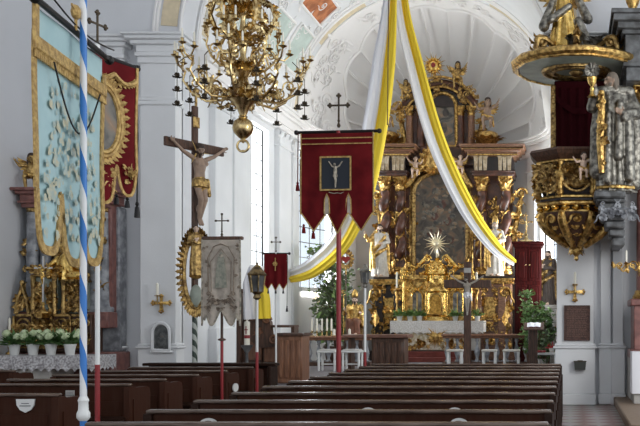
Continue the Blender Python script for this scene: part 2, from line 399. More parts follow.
# ------------------------------------------------------------------ carved figures
def cap(p0, p1, r0, r1=None, m=0): return ('c', Vector(p0), Vector(p1), r0, r1 or r0, m)
def ell(c, r, m=0): return ('e', Vector(c), Vector(r) if not isinstance(r, (int, float)) else Vector((r, r, r)), m)
def loft(rows, m=0, k=9, amp=.0, ph=0.0): return ('l', rows, m, k, amp, ph)      # rows (z, cx, cy, rx, ry)
def figure(name, prims, mats, parent=None, voxel=.012, scale=1.0, smooth=2):
    mb = MB()
    for p in prims:
        if p[0] == 'c':
            d = p[2]-p[1]; L = d.length; pts = []; rr = []
            t = d.normalized() if L > 1e-6 else V(0, 0, 1)
            for a in (-90, -60, -30): pts.append(p[1] + t*p[3]*math.sin(R(a))); rr.append(max(.001, p[3]*math.cos(R(a))))
            pts += [p[1], p[2]]; rr += [p[3], p[4]]
            for a in (30, 60, 90): pts.append(p[2] + t*p[4]*math.sin(R(a))); rr.append(max(.001, p[4]*math.cos(R(a))))
            mb.tube(pts, rr, 10)
        elif p[0] == 'e': mb.ball(p[1], p[2], 14, 9)
        else:
            rows = p[1]; n = 40; vs = []; fs = []
            seg = []
            for a, b in zip(rows, rows[1:]):
                for q in range(4): seg.append([lerp(a[i], b[i], q/4) for i in range(5)])
            seg.append(rows[-1])
            z0 = rows[0][0]; z1 = rows[-1][0]
            for z, cx, cy, rx, ry in seg:
                t = (z-z0)/(z1-z0+1e-9); am = p[4]*(1-.75*t)
                for i in range(n):
                    th = 2*PI*i/n; f = 1 + am*math.cos(p[3]*th + p[5] + 2*t) + .4*am*math.cos(2.3*p[3]*th + t*3)
                    vs.append((cx + rx*f*math.cos(th), cy + ry*f*math.sin(th), z))
            for j in range(len(seg)-1):
                for i in range(n): fs.append((j*n+i, j*n+(i+1) % n, (j+1)*n+(i+1) % n, (j+1)*n+i))
            fs.append(tuple(range(n))[::-1]); fs.append(tuple((len(seg)-1)*n+i for i in range(n)))
            mb.add(vs, fs)
    src = mb.build('tmp', mats[0]); md = src.modifiers.new('r', 'REMESH'); md.mode = 'VOXEL'; md.voxel_size = voxel
    if smooth:
        sm = src.modifiers.new('s', 'SMOOTH'); sm.factor = .5; sm.iterations = smooth
    dg = bpy.context.evaluated_depsgraph_get(); me = bpy.data.meshes.new_from_object(src.evaluated_get(dg))
    old = src.data; bpy.data.objects.remove(src); bpy.data.meshes.remove(old)
    me.name = name; me.materials.clear()
    for m in mats: me.materials.append(m)
    nf = len(me.polygons); c = np.empty(nf*3, dtype=np.float32); me.polygons.foreach_get('center', c); c = c.reshape(-1, 3)
    best = np.full(nf, 1e9); mi = np.zeros(nf, dtype=np.int32)
    for p in prims:
        if p[0] == 'c':
            a = np.array(p[1]); b = np.array(p[2]); ab = b-a; L2 = max(1e-9, float(ab @ ab))
            t = np.clip(((c-a) @ ab)/L2, 0, 1); d = np.linalg.norm(c - a - t[:, None]*ab, axis=1) - (p[3] + (p[4]-p[3])*t); m = p[5]
        elif p[0] == 'e':
            q = (c - np.array(p[1]))/np.array(p[2]); d = (np.linalg.norm(q, axis=1) - 1)*min(p[2]); m = p[3]
        else:
            rows = np.array(p[1]); zs = rows[:, 0]; z = np.clip(c[:, 2], zs[0], zs[-1])
            cx, cy, rx, ry = (np.interp(z, zs, rows[:, i]) for i in (1, 2, 3, 4))
            d = (np.hypot((c[:, 0]-cx)/rx, (c[:, 1]-cy)/ry) - 1)*np.minimum(rx, ry) + np.maximum(0, np.abs(c[:, 2]-z))
            m = p[2]
        w = d < best; best[w] = d[w]; mi[w] = m
    me.polygons.foreach_set('material_index', mi)
    me.polygons.foreach_set('use_smooth', [True]*nf)
    if scale != 1.0: me.transform(Matrix.Scale(scale, 4))
    me.update()
    o = bpy.data.objects.new(name, me); COL.objects.link(o)
    if parent is not None: o.parent = parent
    return o
def hand(w, d, pal, m=0, s=1.0, curl=.5):
    """palm, four unequal bent fingers and a thumb from wrist w along d, palm facing pal"""
    w = Vector(w); d = Vector(d).normalized(); pal = Vector(pal); pal = (pal - d*pal.dot(d)).normalized(); sd = d.cross(pal)
    out = [cap(w, w + d*.075*s, .03*s, .036*s, m), cap(w + d*.06*s + sd*.018*s, w + d*.06*s - sd*.02*s, .024*s, .024*s, m)]
    for k, (o, l) in enumerate(((.033, .075), (.011, .085), (-.011, .08), (-.032, .06))):
        b = w + d*.09*s + sd*o*s; k1 = b + (d + pal*curl*.5).normalized()*l*.55*s; k2 = k1 + (d*.6 + pal*curl*1.4).normalized()*l*.5*s
        out += [cap(b, k1, .0115*s, .0105*s, m), cap(k1, k2, .0105*s, .009*s, m)]
    t0 = w + d*.03*s + sd*.03*s; t1 = t0 + (d*.5 + sd*.8 + pal*.2).normalized()*.045*s; t2 = t1 + (d*.9 + sd*.2 + pal*.4).normalized()*.035*s
    return out + [cap(t0, t1, .014*s, .012*s, m), cap(t1, t2, .012*s, .01*s, m)]
def head(c, m=0, hm=1, beard=False, hair=True, look=V(0, -1, 0), s=1.0):
    c = Vector(c); f = Vector(look).normalized(); sd = f.cross(V(0, 0, 1)).normalized(); up = sd.cross(f)
    o = [ell(c, (.078*s, .088*s, .108*s), m), cap(c - up*.04*s + f*.02*s, c - up*.085*s + f*.045*s, .055*s, .04*s, m),
         cap(c + up*.012*s + f*.085*s, c - up*.03*s + f*.108*s, .011*s, .017*s, m), cap(c - up*.06*s + f*.078*s - sd*.02*s, c - up*.06*s + f*.078*s + sd*.02*s, .011*s, None, m),
         cap(c + up*.035*s + f*.078*s - sd*.05*s, c + up*.035*s + f*.078*s + sd*.05*s, .014*s, None, m),
         ell(c + sd*.08*s - up*.01*s, (.016*s, .02*s, .03*s), m), ell(c - sd*.08*s - up*.01*s, (.016*s, .02*s, .03*s), m)]
    for q in (-1, 1): o.append(ell(c + up*.012*s + f*.08*s + sd*.032*s*q, .012*s, hm))
    if hair: o += [ell(c + up*.035*s - f*.022*s, (.09*s, .095*s, .095*s), hm), cap(c - f*.06*s + up*.02*s, c - f*.07*s - up*.13*s, .065*s, .05*s, hm),
                   cap(c + sd*.07*s - f*.02*s, c + sd*.075*s - f*.03*s - up*.13*s, .03*s, .025*s, hm), cap(c - sd*.07*s - f*.02*s, c - sd*.075*s - f*.03*s - up*.13*s, .03*s, .025*s, hm)]
    if beard: o += [cap(c - up*.075*s + f*.055*s, c - up*.15*s + f*.07*s, .042*s, .02*s, hm), cap(c - up*.05*s + f*.04*s + sd*.05*s, c - up*.09*s + f*.06*s, .025*s, None, hm), cap(c - up*.05*s + f*.04*s - sd*.05*s, c - up*.09*s + f*.06*s, .025*s, None, hm)]
    return o
def arm(sh, el, wr, m, r0=.062, r1=.05, r2=.045, sleeve=True):
    o = [cap(sh, el, r0, r1, m), cap(el, wr, r1, r2, m)]
    if sleeve:
        e = Vector(el); w = Vector(wr); o += [cap(lerp(e, w, .55), w - V(0, 0, .06), .05, .06, m)]
    return o
# ================================================================== SETTING
CX = -3.97; RAD = 3.71; LX = CX - RAD; RX = CX + RAD          # chancel axis and walls
ZF = 18.5                                                      # front face of the chancel-arch wall
ZA = 26.3; SPR = 7.2                                           # apse centre, springing height
PF = 0.5                                                       # chancel floor height

struct('floor', MB().box(-11, 6.5, -6, 19, -0.2, 0), tiles)
struct('floor', MB().box(LX+.03, RX-.05, 16.7, 30.6, -.1, PF), carpet)
m = MB()
for i in range(2): m.box(LX+.03, RX-.05, 16.7-.34*(2-i), 16.72, 0, PF*(i+1)/3, .02)
struct('trim_1', m, woodstep)
struct('floor', MB().box(.85, 4.5, 13.2, ZF, 0, .16, .02), woodstep)
struct('floor', MB().box(-10.6, -8.5, 15.9, ZF, 0, .16, .02), woodstep)
struct('wall_left', MB().box(-11, -10.6, -6, 19.2, 0, 12), plasterg)
struct('ceiling', MB().box(-11, 6.5, -6, 19.2, 12, 12.3), plaster)
# chancel-arch wall: one plate with the arched opening
pts = [(-11, 0), (LX, 0), (LX, SPR)]
pts += [(CX - RAD*math.cos(PI*i/40), SPR + RAD*math.sin(PI*i/40)) for i in range(1, 40)]
pts += [(RX, SPR), (RX, 0), (6.5, 0), (6.5, 12), (-11, 12)]
struct('wall_front', MB().prism(pts, ZF, ZF+.7), plasterg)
# pilasters of the arch with plinth, dado, capital and entablature
def pilaster(x0, x1, yf, yb, ztop, dado=1.1):
    m = MB()
    m.box(x0, x1, yf, yb, 0, ztop, .01)
    m.box(x0-.05, x1+.05, yf-.05, yb, 0, .22, .02); m.box(x0-.03, x1+.03, yf-.03, yb, .22, dado, .01)
    m.box(x0-.07, x1+.07, yf-.07, yb, dado, dado+.05, .015); m.box(x0-.04, x1+.04, yf-.04, yb, dado+.05, dado+.1, .015)
    return m
def entab(m, x0, x1, yf, yb, zt):
    m.box(x0-.04, x1+.04, yf-.04, yb, zt-1.36, zt-1.27, .02); m.box(x0-.02, x1+.02, yf-.02, yb, zt-1.27, zt-1.2, .01)
    for h0, h1, o in ((-.55, -.42, .04), (-.42, -.34, .08), (-.34, -.2, .06), (-.2, -.12, .14), (-.12, -.05, .22), (-.05, 0, .27)):
        m.box(x0-o, x1+o, yf-o, yb, zt+h0, zt+h1, .012)
for k, (x0, x1) in enumerate(((LX-.69, LX), (RX, RX+.72))):
    m = pilaster(x0, x1, ZF-.3, ZF+.05, SPR); entab(m, x0, x1, ZF-.3, ZF+.05, SPR); struct(f'trim_{2+k}', m, plaster)
for k, (x0, x1, d) in enumerate(((-9.02, -8.8, .16), (RX+.86, RX+1.06, .14), (RX+1.1, RX+1.3, .24))):
    m = pilaster(x0, x1, ZF-d, ZF+.05, SPR); entab(m, x0, x1, ZF-d, ZF+.05, SPR); struct(f'trim_{4+k}', m, plaster)
struct('baseboard_front', MB().box(-10.6, LX-.75, ZF-.05, ZF+.02, 0, .3, .01).box(RX+1.3, 6, ZF-.05, ZF+.02, 0, .3, .01), plaster)
# arch face band with cream panels
m = MB()
for (a0, a1) in ((4, 22), (25, 45), (48, 68), (112, 132), (135, 155), (158, 176)):
    def fn(u, v, a0=a0, a1=a1):
        a = R(lerp(a0, a1, u)); r = RAD + lerp(.1, .42, v)
        return V(CX - r*math.cos(a), ZF-.02, SPR + r*math.sin(a))
    m.sheet(fn, 10, 1, (0, .05, 0))
struct('trim_7', m, cream)
m = MB()
for rr in (.03, .5, .56):
    m.tube([V(CX - (RAD+rr)*math.cos(PI*i/48), ZF-.01, SPR + (RAD+rr)*math.sin(PI*i/48)) for i in range(49)], .035, 6)
struct('trim_8', m, stucco)

# ---- chancel side walls with window openings
def wall_x(x0, x1, y0, y1, ztop, holes):
    m = MB(); y = y0
    for a, b, z0, z1 in holes:
        m.box(x0, x1, y, a, 0, ztop); m.box(x0, x1, a, b, 0, z0); m.box(x0, x1, a, b, z1, ztop); y = b
    return m.box(x0, x1, y, y1, 0, ztop)
struct('wall_chancel_left', wall_x(LX-.5, LX, 19.2, ZA, SPR+.1, [(22.55, 23.85, 3.0, 6.5)]), plaster)
struct('wall_chancel_right', wall_x(RX, RX+.3, 19.2, ZA, SPR+.1, [(20.0, 21.9, 1.8, 6.4), (23.0, 24.9, 1.8, 6.4)]), plaster)
def apse(r, deg, z): a = R(deg); return V(CX - r*math.cos(a), ZA + r*math.sin(a), z)
def arcwall(m, d0, d1, z0, z1, r0, r1):
    n = max(1, int(abs(d1-d0)/4)); vs = []; fs = []
    for i in range(n+1):
        d = lerp(d0, d1, i/n); vs += [apse(r0, d, z0), apse(r1, d, z0), apse(r1, d, z1), apse(r0, d, z1)]
    for i in range(n):
        for k in range(4): fs.append((4*i+k, 4*i+(k+1) % 4, 4*i+4+(k+1) % 4, 4*i+4+k))
    fs += [(0, 1, 2, 3), (4*n+3, 4*n+2, 4*n+1, 4*n)]
    return m.add(vs, fs)
W2 = (3, 33, 2.62, 6.6); W3 = (146, 177, 2.62, 6.6)
m = MB()
for d0, d1, z0, z1 in ((0, 3, 0, SPR+.1), (3, 33, 0, W2[2]), (3, 33, W2[3], SPR+.1), (33, 146, 0, SPR+.1), (146, 177, 0, W3[2]), (146, 177, W3[3], SPR+.1), (177, 180, 0, SPR+.1)):
    arcwall(m, d0, d1, z0, z1, RAD, RAD+.5)
struct('wall_apse', m, plaster)
# window 1 (left wall), 2 and 3 (apse): pane + iron lattice + sill
def window_arc(n, w, r):
    d0, d1, z0, z1 = w
    fr = MB()
    for q in range(10): fr.tube([apse(r, lerp(d0, d1, i/8), lerp(z0, z1, q/9)) for i in range(9)], .014 if 0 < q < 9 else .03, 5)
    for q in range(5): fr.tube([apse(r, lerp(d0, d1, q/4), z0), apse(r, lerp(d0, d1, q/4), z1)], .014 if 0 < q < 4 else .03, 5)
    f = struct(f'window_{n}', fr, blackm2)
    arcp = MB(); arcwall(arcp, d0, d1, z0, z1, r+.03, r+.045); arcp.build('pane', glass, f)
    s = MB(); arcwall(s, d0-2, d1+2, z0-.12, z0, RAD-.12, RAD+.1); s.build('sill', plaster, f)
    return f
window_arc(2, W2, RAD+.18); window_arc(3, W3, RAD+.18)
def window_x(n, x, y0, y1, z0, z1, sx):
    fr = MB()
    for q in range(10): fr.tube([V(x, y0, lerp(z0, z1, q/9)), V(x, y1, lerp(z0, z1, q/9))], .012 if 0 < q < 9 else .02, 5)
    for q in range(4): fr.tube([V(x, lerp(y0, y1, q/3), z0), V(x, lerp(y0, y1, q/3), z1)], .010 if 0 < q < 3 else .02, 5)
    f = struct(f'window_{n}', fr, blackm2)
    MB().box(x-.008, x+.008, y0, y1, z0, z1).build('pane', glass, f)
    MB().box(min(x, x+sx), max(x, x+sx), y0-.1, y1+.1, z0-.1, z0, .02).build('sill', plaster, f)
window_x(1, LX-.17, 22.55, 23.85, 3.0, 6.5, .25)
window_x(4, RX+.1, 20.0, 21.9, 1.8, 6.4, -.14)
window_x(5, RX+.1, 23.0, 24.9, 1.8, 6.4, -.14)
# pilasters of the chancel with capitals
def wallpil(m, y0, y1, d=.14):
    m.box(LX-.02, LX+d, y0, y1, PF, SPR-.55, .015); m.box(LX-.02, LX+d+.05, y0-.05, y1+.05, PF, PF+1.0, .02)
    m.box(LX-.02, LX+d+.04, y0-.04, y1+.04, SPR-1.0, SPR-.93, .02)
    for q in range(3):
        y = lerp(y0+.1, y1-.1, q/2); m.leaf((LX+d, y, SPR-.9), (0, 0, 1), (1, 0, 0), .36, .14, .9)
m = MB(); wallpil(m, 19.9, 20.9); wallpil(m, 21.2, 22.1, .08); wallpil(m, 24.3, 25.3); wallpil(m, 25.7, 26.25, .08)
struct('trim_9', m, plaster)
m = MB()
for d0 in (37, 138):
    arcwall(m, d0, d0+6, PF, SPR-.55, RAD-.14, RAD+.02); arcwall(m, d0-1, d0+7, SPR-1.0, SPR-.93, RAD-.19, RAD+.02); arcwall(m, d0-1, d0+7, PF, PF+1.0, RAD-.19, RAD+.02)
struct('trim_10', m, plaster)
# entablature running round the chancel
m = MB()
for h0, h1, o in ((-.55, -.42, .18), (-.42, -.34, .22), (-.34, -.2, .2), (-.2, -.12, .28), (-.12, -.05, .36), (-.05, 0, .42)):
    m.box(LX-.02, LX+o, 19.2, ZA, SPR+h0, SPR+h1); m.box(RX-o, RX+.02, 19.2, ZA, SPR+h0, SPR+h1)
    arcwall(m, 0, 180, SPR+h0, SPR+h1, RAD-o, RAD+.02)
struct('trim_11', m, stucco)
# barrel vault and apse shell
m = MB()
def barrel(u, v, r=RAD): a = PI*u; return V(CX - r*math.cos(a), lerp(ZF+.6, ZA+.02, v), SPR + r*math.sin(a))
m.grid(lambda u, v: barrel(u, v), 40, 6); m.grid(lambda u, v: barrel(u, v, RAD+.3), 40, 6)
struct('ceiling', m, plaster)
NFL = 15
def edge(al): return R(43 + 31*math.sin(al)) + R(3.2)*abs(math.sin(NFL*al/2))
def shell_pt(th, al, r):
    return V(CX - r*math.sin(th)*math.cos(al), ZA + r*math.cos(th), SPR + r*math.sin(th)*math.sin(al))
def dome(u, v):
    al = PI*u; e = edge(al); th = lerp(.04, R(92), v)
    # gather rows at the scalloped edge
    if v < .62: th = lerp(.04, e-.012, v/.62)
    elif v < .66: th = lerp(e-.012, e+.012, (v-.62)/.04)
    else: th = lerp(e+.012, R(91), (v-.66)/.34)
    ins = 1 if v < .63 else 0
    r = RAD + ins*(.03 + .2*abs(math.sin(NFL*al/2))**.8*min(1, th/.5))
    return shell_pt(th, al, r)
m = MB(); m.grid(dome, NFL*12, 50)
struct('ceiling', m, stucco)
m = MB(); m.grid(lambda u, v: shell_pt(lerp(.02, R(91), v), PI*u, RAD+.45), 40, 14)
struct('ceiling', m, plaster)
m = MB()
m.tube([shell_pt(edge(PI*i/300), PI*i/300, RAD-.01) for i in range(301)], .06, 6)
for i in range(NFL+1):
    al = PI*i/NFL; m.tube([shell_pt(lerp(.15, edge(al), q/12), al, RAD+.03) for q in range(13)], [lerp(.02, .05, q/12) for q in range(13)], 5)
struct('trim_12', m, stucco)
# stucco scrolls on dome rim and vault, ribs, framed fresco panels
m = MB(); r = random.Random(3)
def on_dome(th, al, s):
    o = shell_pt(th, al, RAD-.03); du = (shell_pt(th+.05, al, RAD)-shell_pt(th-.05, al, RAD)); dv = (shell_pt(th, al+.05, RAD)-shell_pt(th, al-.05, RAD))
    n = (V(CX, ZA, SPR)-o).normalized(); a = r.uniform(0, 6); d = du.normalized()*math.cos(a)+dv.normalized()*math.sin(a); e = n.cross(d)
    if r.random() < .6: m.scroll(o, d, e, s, 1.4, s*.12, s*.9)
    else: m.leaf(o, d, n, s*1.8, s*.45, .6)
for i in range(130):
    al = r.choice((r.uniform(.06, .75), r.uniform(PI-.75, PI-.06), r.uniform(.3, PI-.3))); e = edge(al)
    lo = e+.1; hi = R(84)
    if lo < hi: on_dome(r.uniform(lo, hi), al, r.uniform(.1, .24))
def on_barrel(a, y, s):
    o = barrel(a/180, 0); o.y = y; n = (V(CX, y, SPR)-o).normalized(); t = V(-n.z, 0, n.x); b = r.uniform(0, 6)
    d = t*math.cos(b) + V(0, 1, 0)*math.sin(b); e = n.cross(d); o = o + n*.02
    if r.random() < .6: m.scroll(o, d, e, s, 1.4, s*.11, s*.9)
    else: m.leaf(o, d, n, s*1.8, s*.4, .6)
for i in range(110): on_barrel(r.uniform(6, 84), r.uniform(19.6, 26), r.uniform(.1, .22))
for y in (19.3, 21.8, 22.0, 25.6, 25.8, 26.25):
    m.tube([V(CX - (RAD-.01)*math.cos(PI*i/48), y, SPR + (RAD-.01)*math.sin(PI*i/48)) for i in range(49)], .05, 6)
struct('trim_13', m, stucco)
def patch(name, mt, a0, a1, y0, y1, frame=True):
    m = MB(); m.sheet(lambda u, v: V(CX-(RAD-.02)*math.cos(R(lerp(a0, a1, u))), lerp(y0, y1, v), SPR+(RAD-.02)*math.sin(R(lerp(a0, a1, u)))), 10, 3, (.0, .0, .012))
    f = struct(name, m, mt)
    if frame:
        b = MB(); q = lambda a, y: V(CX-(RAD-.03)*math.cos(R(a)), y, SPR+(RAD-.03)*math.sin(R(a)))
        loop = [q(lerp(a0, a1, i/10), y0) for i in range(11)] + [q(lerp(a1, a0, i/10), y1) for i in range(11)]; loop.append(loop[0])
        b.tube(loop, .04, 6); b.build('frame', stucco, f)
patch('trim_14', greenp, 16, 34, 22.6, 23.9); patch('trim_15', greenp, 18, 36, 24.2, 25.4); patch('trim_16', orangep, 41, 52, 23.4, 25.2)
patch('trim_17', cream, 5, 30, 25.9, 26.15, False); patch('trim_18', cream, 36, 62, 25.9, 26.15, False); patch('trim_19', cream, 118, 144, 25.9, 26.15, False)
patch('trim_20', greenp, 12, 34, 20, 21.5); patch('trim_21', cream, 6, 40, 19.4, 19.75, False); patch('trim_22', cream, 140, 174, 19.4, 19.75, False)

# ------------------------------------------------------------------ light, sky, camera
w = bpy.data.worlds.new('daylight'); scene.world = w; w.use_nodes = True
bg = w.node_tree.nodes['Background']; bg.inputs[0].default_value = (0.88, 0.94, 1.0, 1); bg.inputs[1].default_value = 1.25
def window_and_fill_light(loc, target, sx, sz, power, col=(1, .98, .95)):
    l = bpy.data.lights.new('window_daylight', 'AREA'); l.shape = 'RECTANGLE'; l.size = sx; l.size_y = sz; l.energy = power; l.color = col
    o = bpy.data.objects.new('window_daylight', l); COL.objects.link(o); o.location = loc
    o.rotation_euler = (Vector(target)-Vector(loc)).to_track_quat('-Z', 'Y').to_euler()
window_and_fill_light((RX+.9, 20.95, 4.1), (LX, 21.5, 5.5), 1.9, 4.6, 150)
window_and_fill_light((RX+.9, 23.95, 4.1), (LX+1, 26.0, 7.5), 1.9, 4.6, 210)
window_and_fill_light((LX-1.0, 23.2, 4.8), (RX, 25, 3.0), 1.3, 3.5, 160)
window_and_fill_light(apse(RAD+1.2, 18, 3.6), (CX, 27, 8.0), 1.9, 4, 480, (1, .96, .92))
window_and_fill_light(apse(RAD+1.2, 162, 3.6), (CX, 27, 8.0), 1.9, 4, 480, (1, .96, .92))
window_and_fill_light((6.2, 8.5, 5.0), (0, 18.5, 3.0), 2.0, 4.5, 330)  # added fill lamp to brighten the right pillar; no nave window stands here
cam = bpy.data.cameras.new('camera'); co = bpy.data.objects.new('camera', cam); COL.objects.link(co)
co.location = (0, 0, EYE); co.rotation_euler = (PI/2, 0, 0)
cam.sensor_width = 36; cam.lens = 36*F/640; cam.shift_x = -(VX-320)/640; cam.shift_y = (VY-213)/640; cam.clip_end = 200
scene.camera = co
vs = scene.view_settings; vs.view_transform = 'Standard'; vs.look = 'None'; vs.gamma = 1; vs.use_curve_mapping = False; vs.exposure = 0.0
# ================================================================== PEWS
def make_pew(name, label, x0, x1, yb, group, plates=(), end_w=.52):
    """pew seen from behind: back panel at yb, seat beyond it, book shelf towards us"""
    t = thing(name, label, 'pew', ((x0+x1)/2, yb, 0), group)
    w = (x1-x0)/2
    m = MB(); m.box(-w+.03, w-.03, -.02, .02, .08, .925, .006)
    n = max(2, round((x1-x0)/.62))
    for i in range(n):
        a = lerp(-w+.06, w-.06, i/n); b = lerp(-w+.06, w-.06, (i+1)/n)
        m.box(a+.04, b-.04, -.028, -.015, .2, .76, .012)
    m.build('back_panel', pewpanel, t)
    m = MB(); m.box(-w+.0, w-.0, -.045, .045, .922, .95, .01); m.build('top_rail', pewedge, t)
    m = MB(); v = [(-w+.03, -.03, .60), (w-.03, -.03, .60), (w-.03, -.18, .58), (-w+.03, -.18, .58)]
    m.add([(x, y, z) for x, y, z in v] + [(x, y, z-.025) for x, y, z in v], [(0,1,2,3),(7,6,5,4),(0,4,5,1),(1,5,6,2),(2,6,7,3),(3,7,4,0)])
    m.build('book_shelf', pewwood, t)
    m = MB(); m.box(-w+.03, w-.03, .03, .40, .42, .46, .012); m.build('seat', pewwood, t)
    m = MB(); m.box(-w+.05, w-.05, -.40, -.2, .16, .2, .012); m.box(-w+.1, -w+.16, -.38, -.22, 0, .16); m.box(w-.16, w-.1, -.38, -.22, 0, .16); m.build('kneeler', pewwood, t)
    # curved end panels with a scrolled arm
    prof = [(-.06, 0), (.44, 0), (.44, .83), (.42, .88), (.36, .90), (.10, .90), (.06, .92), (-.05, .92), (-.06, .9)]
    for s in (-1, 1):
        m = MB(); xo = s*(w-.02)
        m.m = Matrix(((0, 1, 0, xo), (1, 0, 0, 0), (0, 0, 1, 0), (0, 0, 0, 1)))
        m.prism(prof, -.03, .03)
        m.prism([(.02, .1), (.37, .1), (.37, .74), (.02, .78)], .025*s, .042*s)
        m.build('end_panel', pewpanel if x0 < -4 else pewwood, t)
    for (px, shape) in plates:
        m = MB()
        lx = px - t.location.x
        if shape == 'oval': pg = [(lx + .08*math.cos(a*PI/10), .82 + .07*math.sin(a*PI/10)) for a in range(20)]
        elif shape == 'shield': pg = [(lx-.085, .90), (lx+.085, .90), (lx+.08, .845), (lx+.05, .80), (lx, .775), (lx-.05, .80), (lx-.08, .845)]
        else: pg = [(lx-.045, .78), (lx+.045, .78), (lx+.045, .88), (lx-.045, .88)]
        zz = sum(q for _, q in pg)/len(pg)
        m.prism(pg, -.045, -.03)
        f = m.build('name_plate', whitepaint if shape != 'square' else stone, t, label='small pale enamel name plate')
        if shape == 'oval': m = MB(); m.prism([(lx + .062*math.cos(a*PI/10), .82 + .052*math.sin(a*PI/10)) for a in range(20)], -.048, -.044); m.build('plate_face', mat('brown_enamel', (.16, .12, .10), .4), f)
        m = MB(); m.box(lx-.05, lx+.05, -.050, -.046, zz-.004, zz+.004); m.box(lx-.035, lx+.035, -.050, -.046, zz+.02, zz+.026); m.build('lettering_line', darkgrey if shape != 'oval' else whitepaint, f)
    return t
RP0 = 6.14; DP = 0.88
rpl = {1: [(-.83, 'oval'), (-2.7, 'oval')], 2: [(-.97, 'oval'), (-1.7, 'oval')], 0: [(-.2-.0, 'oval')] and []}
for i in range(11):
    lab = 'long dark wooden pew of the right-hand block, ' + ('nearest of all to the camera' if i == 0 else f'{ORD[i]} from the camera' if i < 10 else 'farthest, in front of the altar rail')
    make_pew('church_pew', lab, -3.17, -.14, RP0 + DP*i, 'pews of the right-hand block', rpl.get(i, ()))
LZ = [8.64, 10.03, 10.9, 11.85, 12.85, 13.9]
lpl = {0: [(P(28, 404, 8.64).x, 'shield')], 1: [(P(72, 395, 10.03).x, 'square')], 3: [(P(172, 382, 11.85).x, 'square')] and []}
for i, z in enumerate(LZ):
    lab = 'short brown panelled pew of the left-hand block, ' + ('nearest, with a white shield plate' if i == 0 else f'{ORD[i]} from the camera')
    make_pew('church_pew', lab, -6.55 if i else -7.2, -4.71, z, 'pews of the left-hand block', lpl.get(i, ()))
make_pew('church_pew', 'dark pew at far left edge beside the lace-covered side altar', -9.6, -7.66, 12.9, None)
# front parapet of the left block
t = thing('pew_parapet', 'brown panelled front screen of the left pew block with oval plate', 'pew front', (-5.7, 14.92, 0))
m = MB(); m.box(-1.0, 1.0, -.03, .03, 0, .90, .01)
for i in range(3): m.box(-.94+.65*i, -.38+.65*i, -.045, -.02, .12, .76, .012)
m.build('front_panel', pewpanel, t)
m = MB(); m.box(-1.06, 1.04, -.16, .1, .92, .965, .012); m.box(-1.0, 1.0, -.06, .05, .88, .925, .01); m.build('top_shelf', pewwood, t)
m = MB(); m.box(.96, 1.02, -.3, .06, 0, .92, .015); m.build('end_panel', pewwood, t)
# oval plate on the end panel seen at 224,376 belongs to the fifth left pew's end
def end_plate(px, py, Z, w, h, owner_x):
    p = P(px, py, Z)
for o in [q for q in COL.objects if q.name.startswith('church_pew') and abs(q.location.y-12.85) < .01 and q.location.x < -4]:
    m = MB(); wloc = (-4.71+6.55)/2
    pg = [(.18 + .10*math.cos(a*PI/10), .70 + .06*math.sin(a*PI/10)) for a in range(20)]
    m.m = Matrix(((0, 1, 0, wloc+.02), (1, 0, 0, 0), (0, 0, 1, 0), (0, 0, 0, 1))); m.prism(pg, .02, .035)
    m.build('name_plate', whitepaint, o, label='small white oval plate on the end panel')

# ================================================================== BANNERS
def cross_finial(m, z, s, y=0, style='trefoil'):
    m.lathe([(.012*s*4, 0), (.02*s*4, .02*s*4), (.008*s*4, .05*s*4), (.015*s*4, .07*s*4), (.005*s*4, .09*s*4)], 10, (0, y, z))
    z += .3*s; m.box(-.035*s, .035*s, y-.03*s, y+.03*s, z, z+s, .01*s); zc = z+.62*s
    m.box(-.36*s, .36*s, y-.03*s, y+.03*s, zc-.035*s, zc+.035*s, .01*s)
    for dx, dz in ((-.38, 0), (.38, 0), (0, .4)):
        if style == 'trefoil':
            for qx, qz in ((0, 0), (.07, .0), (-.07, .0), (0, .07), (0, -.07)): m.ball((dx*s+qx*s*.9, y, zc+dz*s+qz*s*.9), .055*s, 8, 5)
        else: m.box(dx*s-.06*s, dx*s+.06*s, y-.03*s, y+.03*s, zc+dz*s-.06*s, zc+dz*s+.06*s)
def tassel(m, top, l, r=None):
    r = r or l*.2; x, y, z = top
    m.lathe([(r*.2, 0), (r*.5, -l*.1), (r*.65, -l*.2), (r*.35, -l*.3), (r*.7, -l*.4), (r*1.0, -l), (r*.9, -l*1.01)][::-1], 10, (x, y, z))
def tassels(t, mt, L):
    for x, y, z, l, r in L:
        m = MB(); tassel(m, (x, y, z), l, r); m.build('tassel', mt, t)
def cloth(t, name, mt, w, zt, bottom, y, wave=.02, nu=40, nv=16, x0=None, nw=3, ph=0.):
    x0 = -w/2 if x0 is None else x0
    def fn(u, v):
        zb = bottom(u); vv = v
        return V(x0 + w*u, y + wave*vv*math.sin(nw*2*PI*u + ph) + .006*math.sin(11*u+5*v), lerp(zt, zb, v))
    m = MB(); m.sheet(fn, nu, nv, (0, .006, 0)); return m.build(name, mt, t), fn
def tails(ts):
    """ts: list of (u0, u1, ztop_of_slit, zbottom, power) for rounded or pointed tails"""
    def f(u):
        for k, (a, b, zs, zb, pw) in enumerate(ts):
            if u <= b or k == len(ts)-1:
                q = min(1, 1.07*abs((u-(a+b)/2)/((b-a)/2))); return lerp(zb, zs, q**pw)
    return f

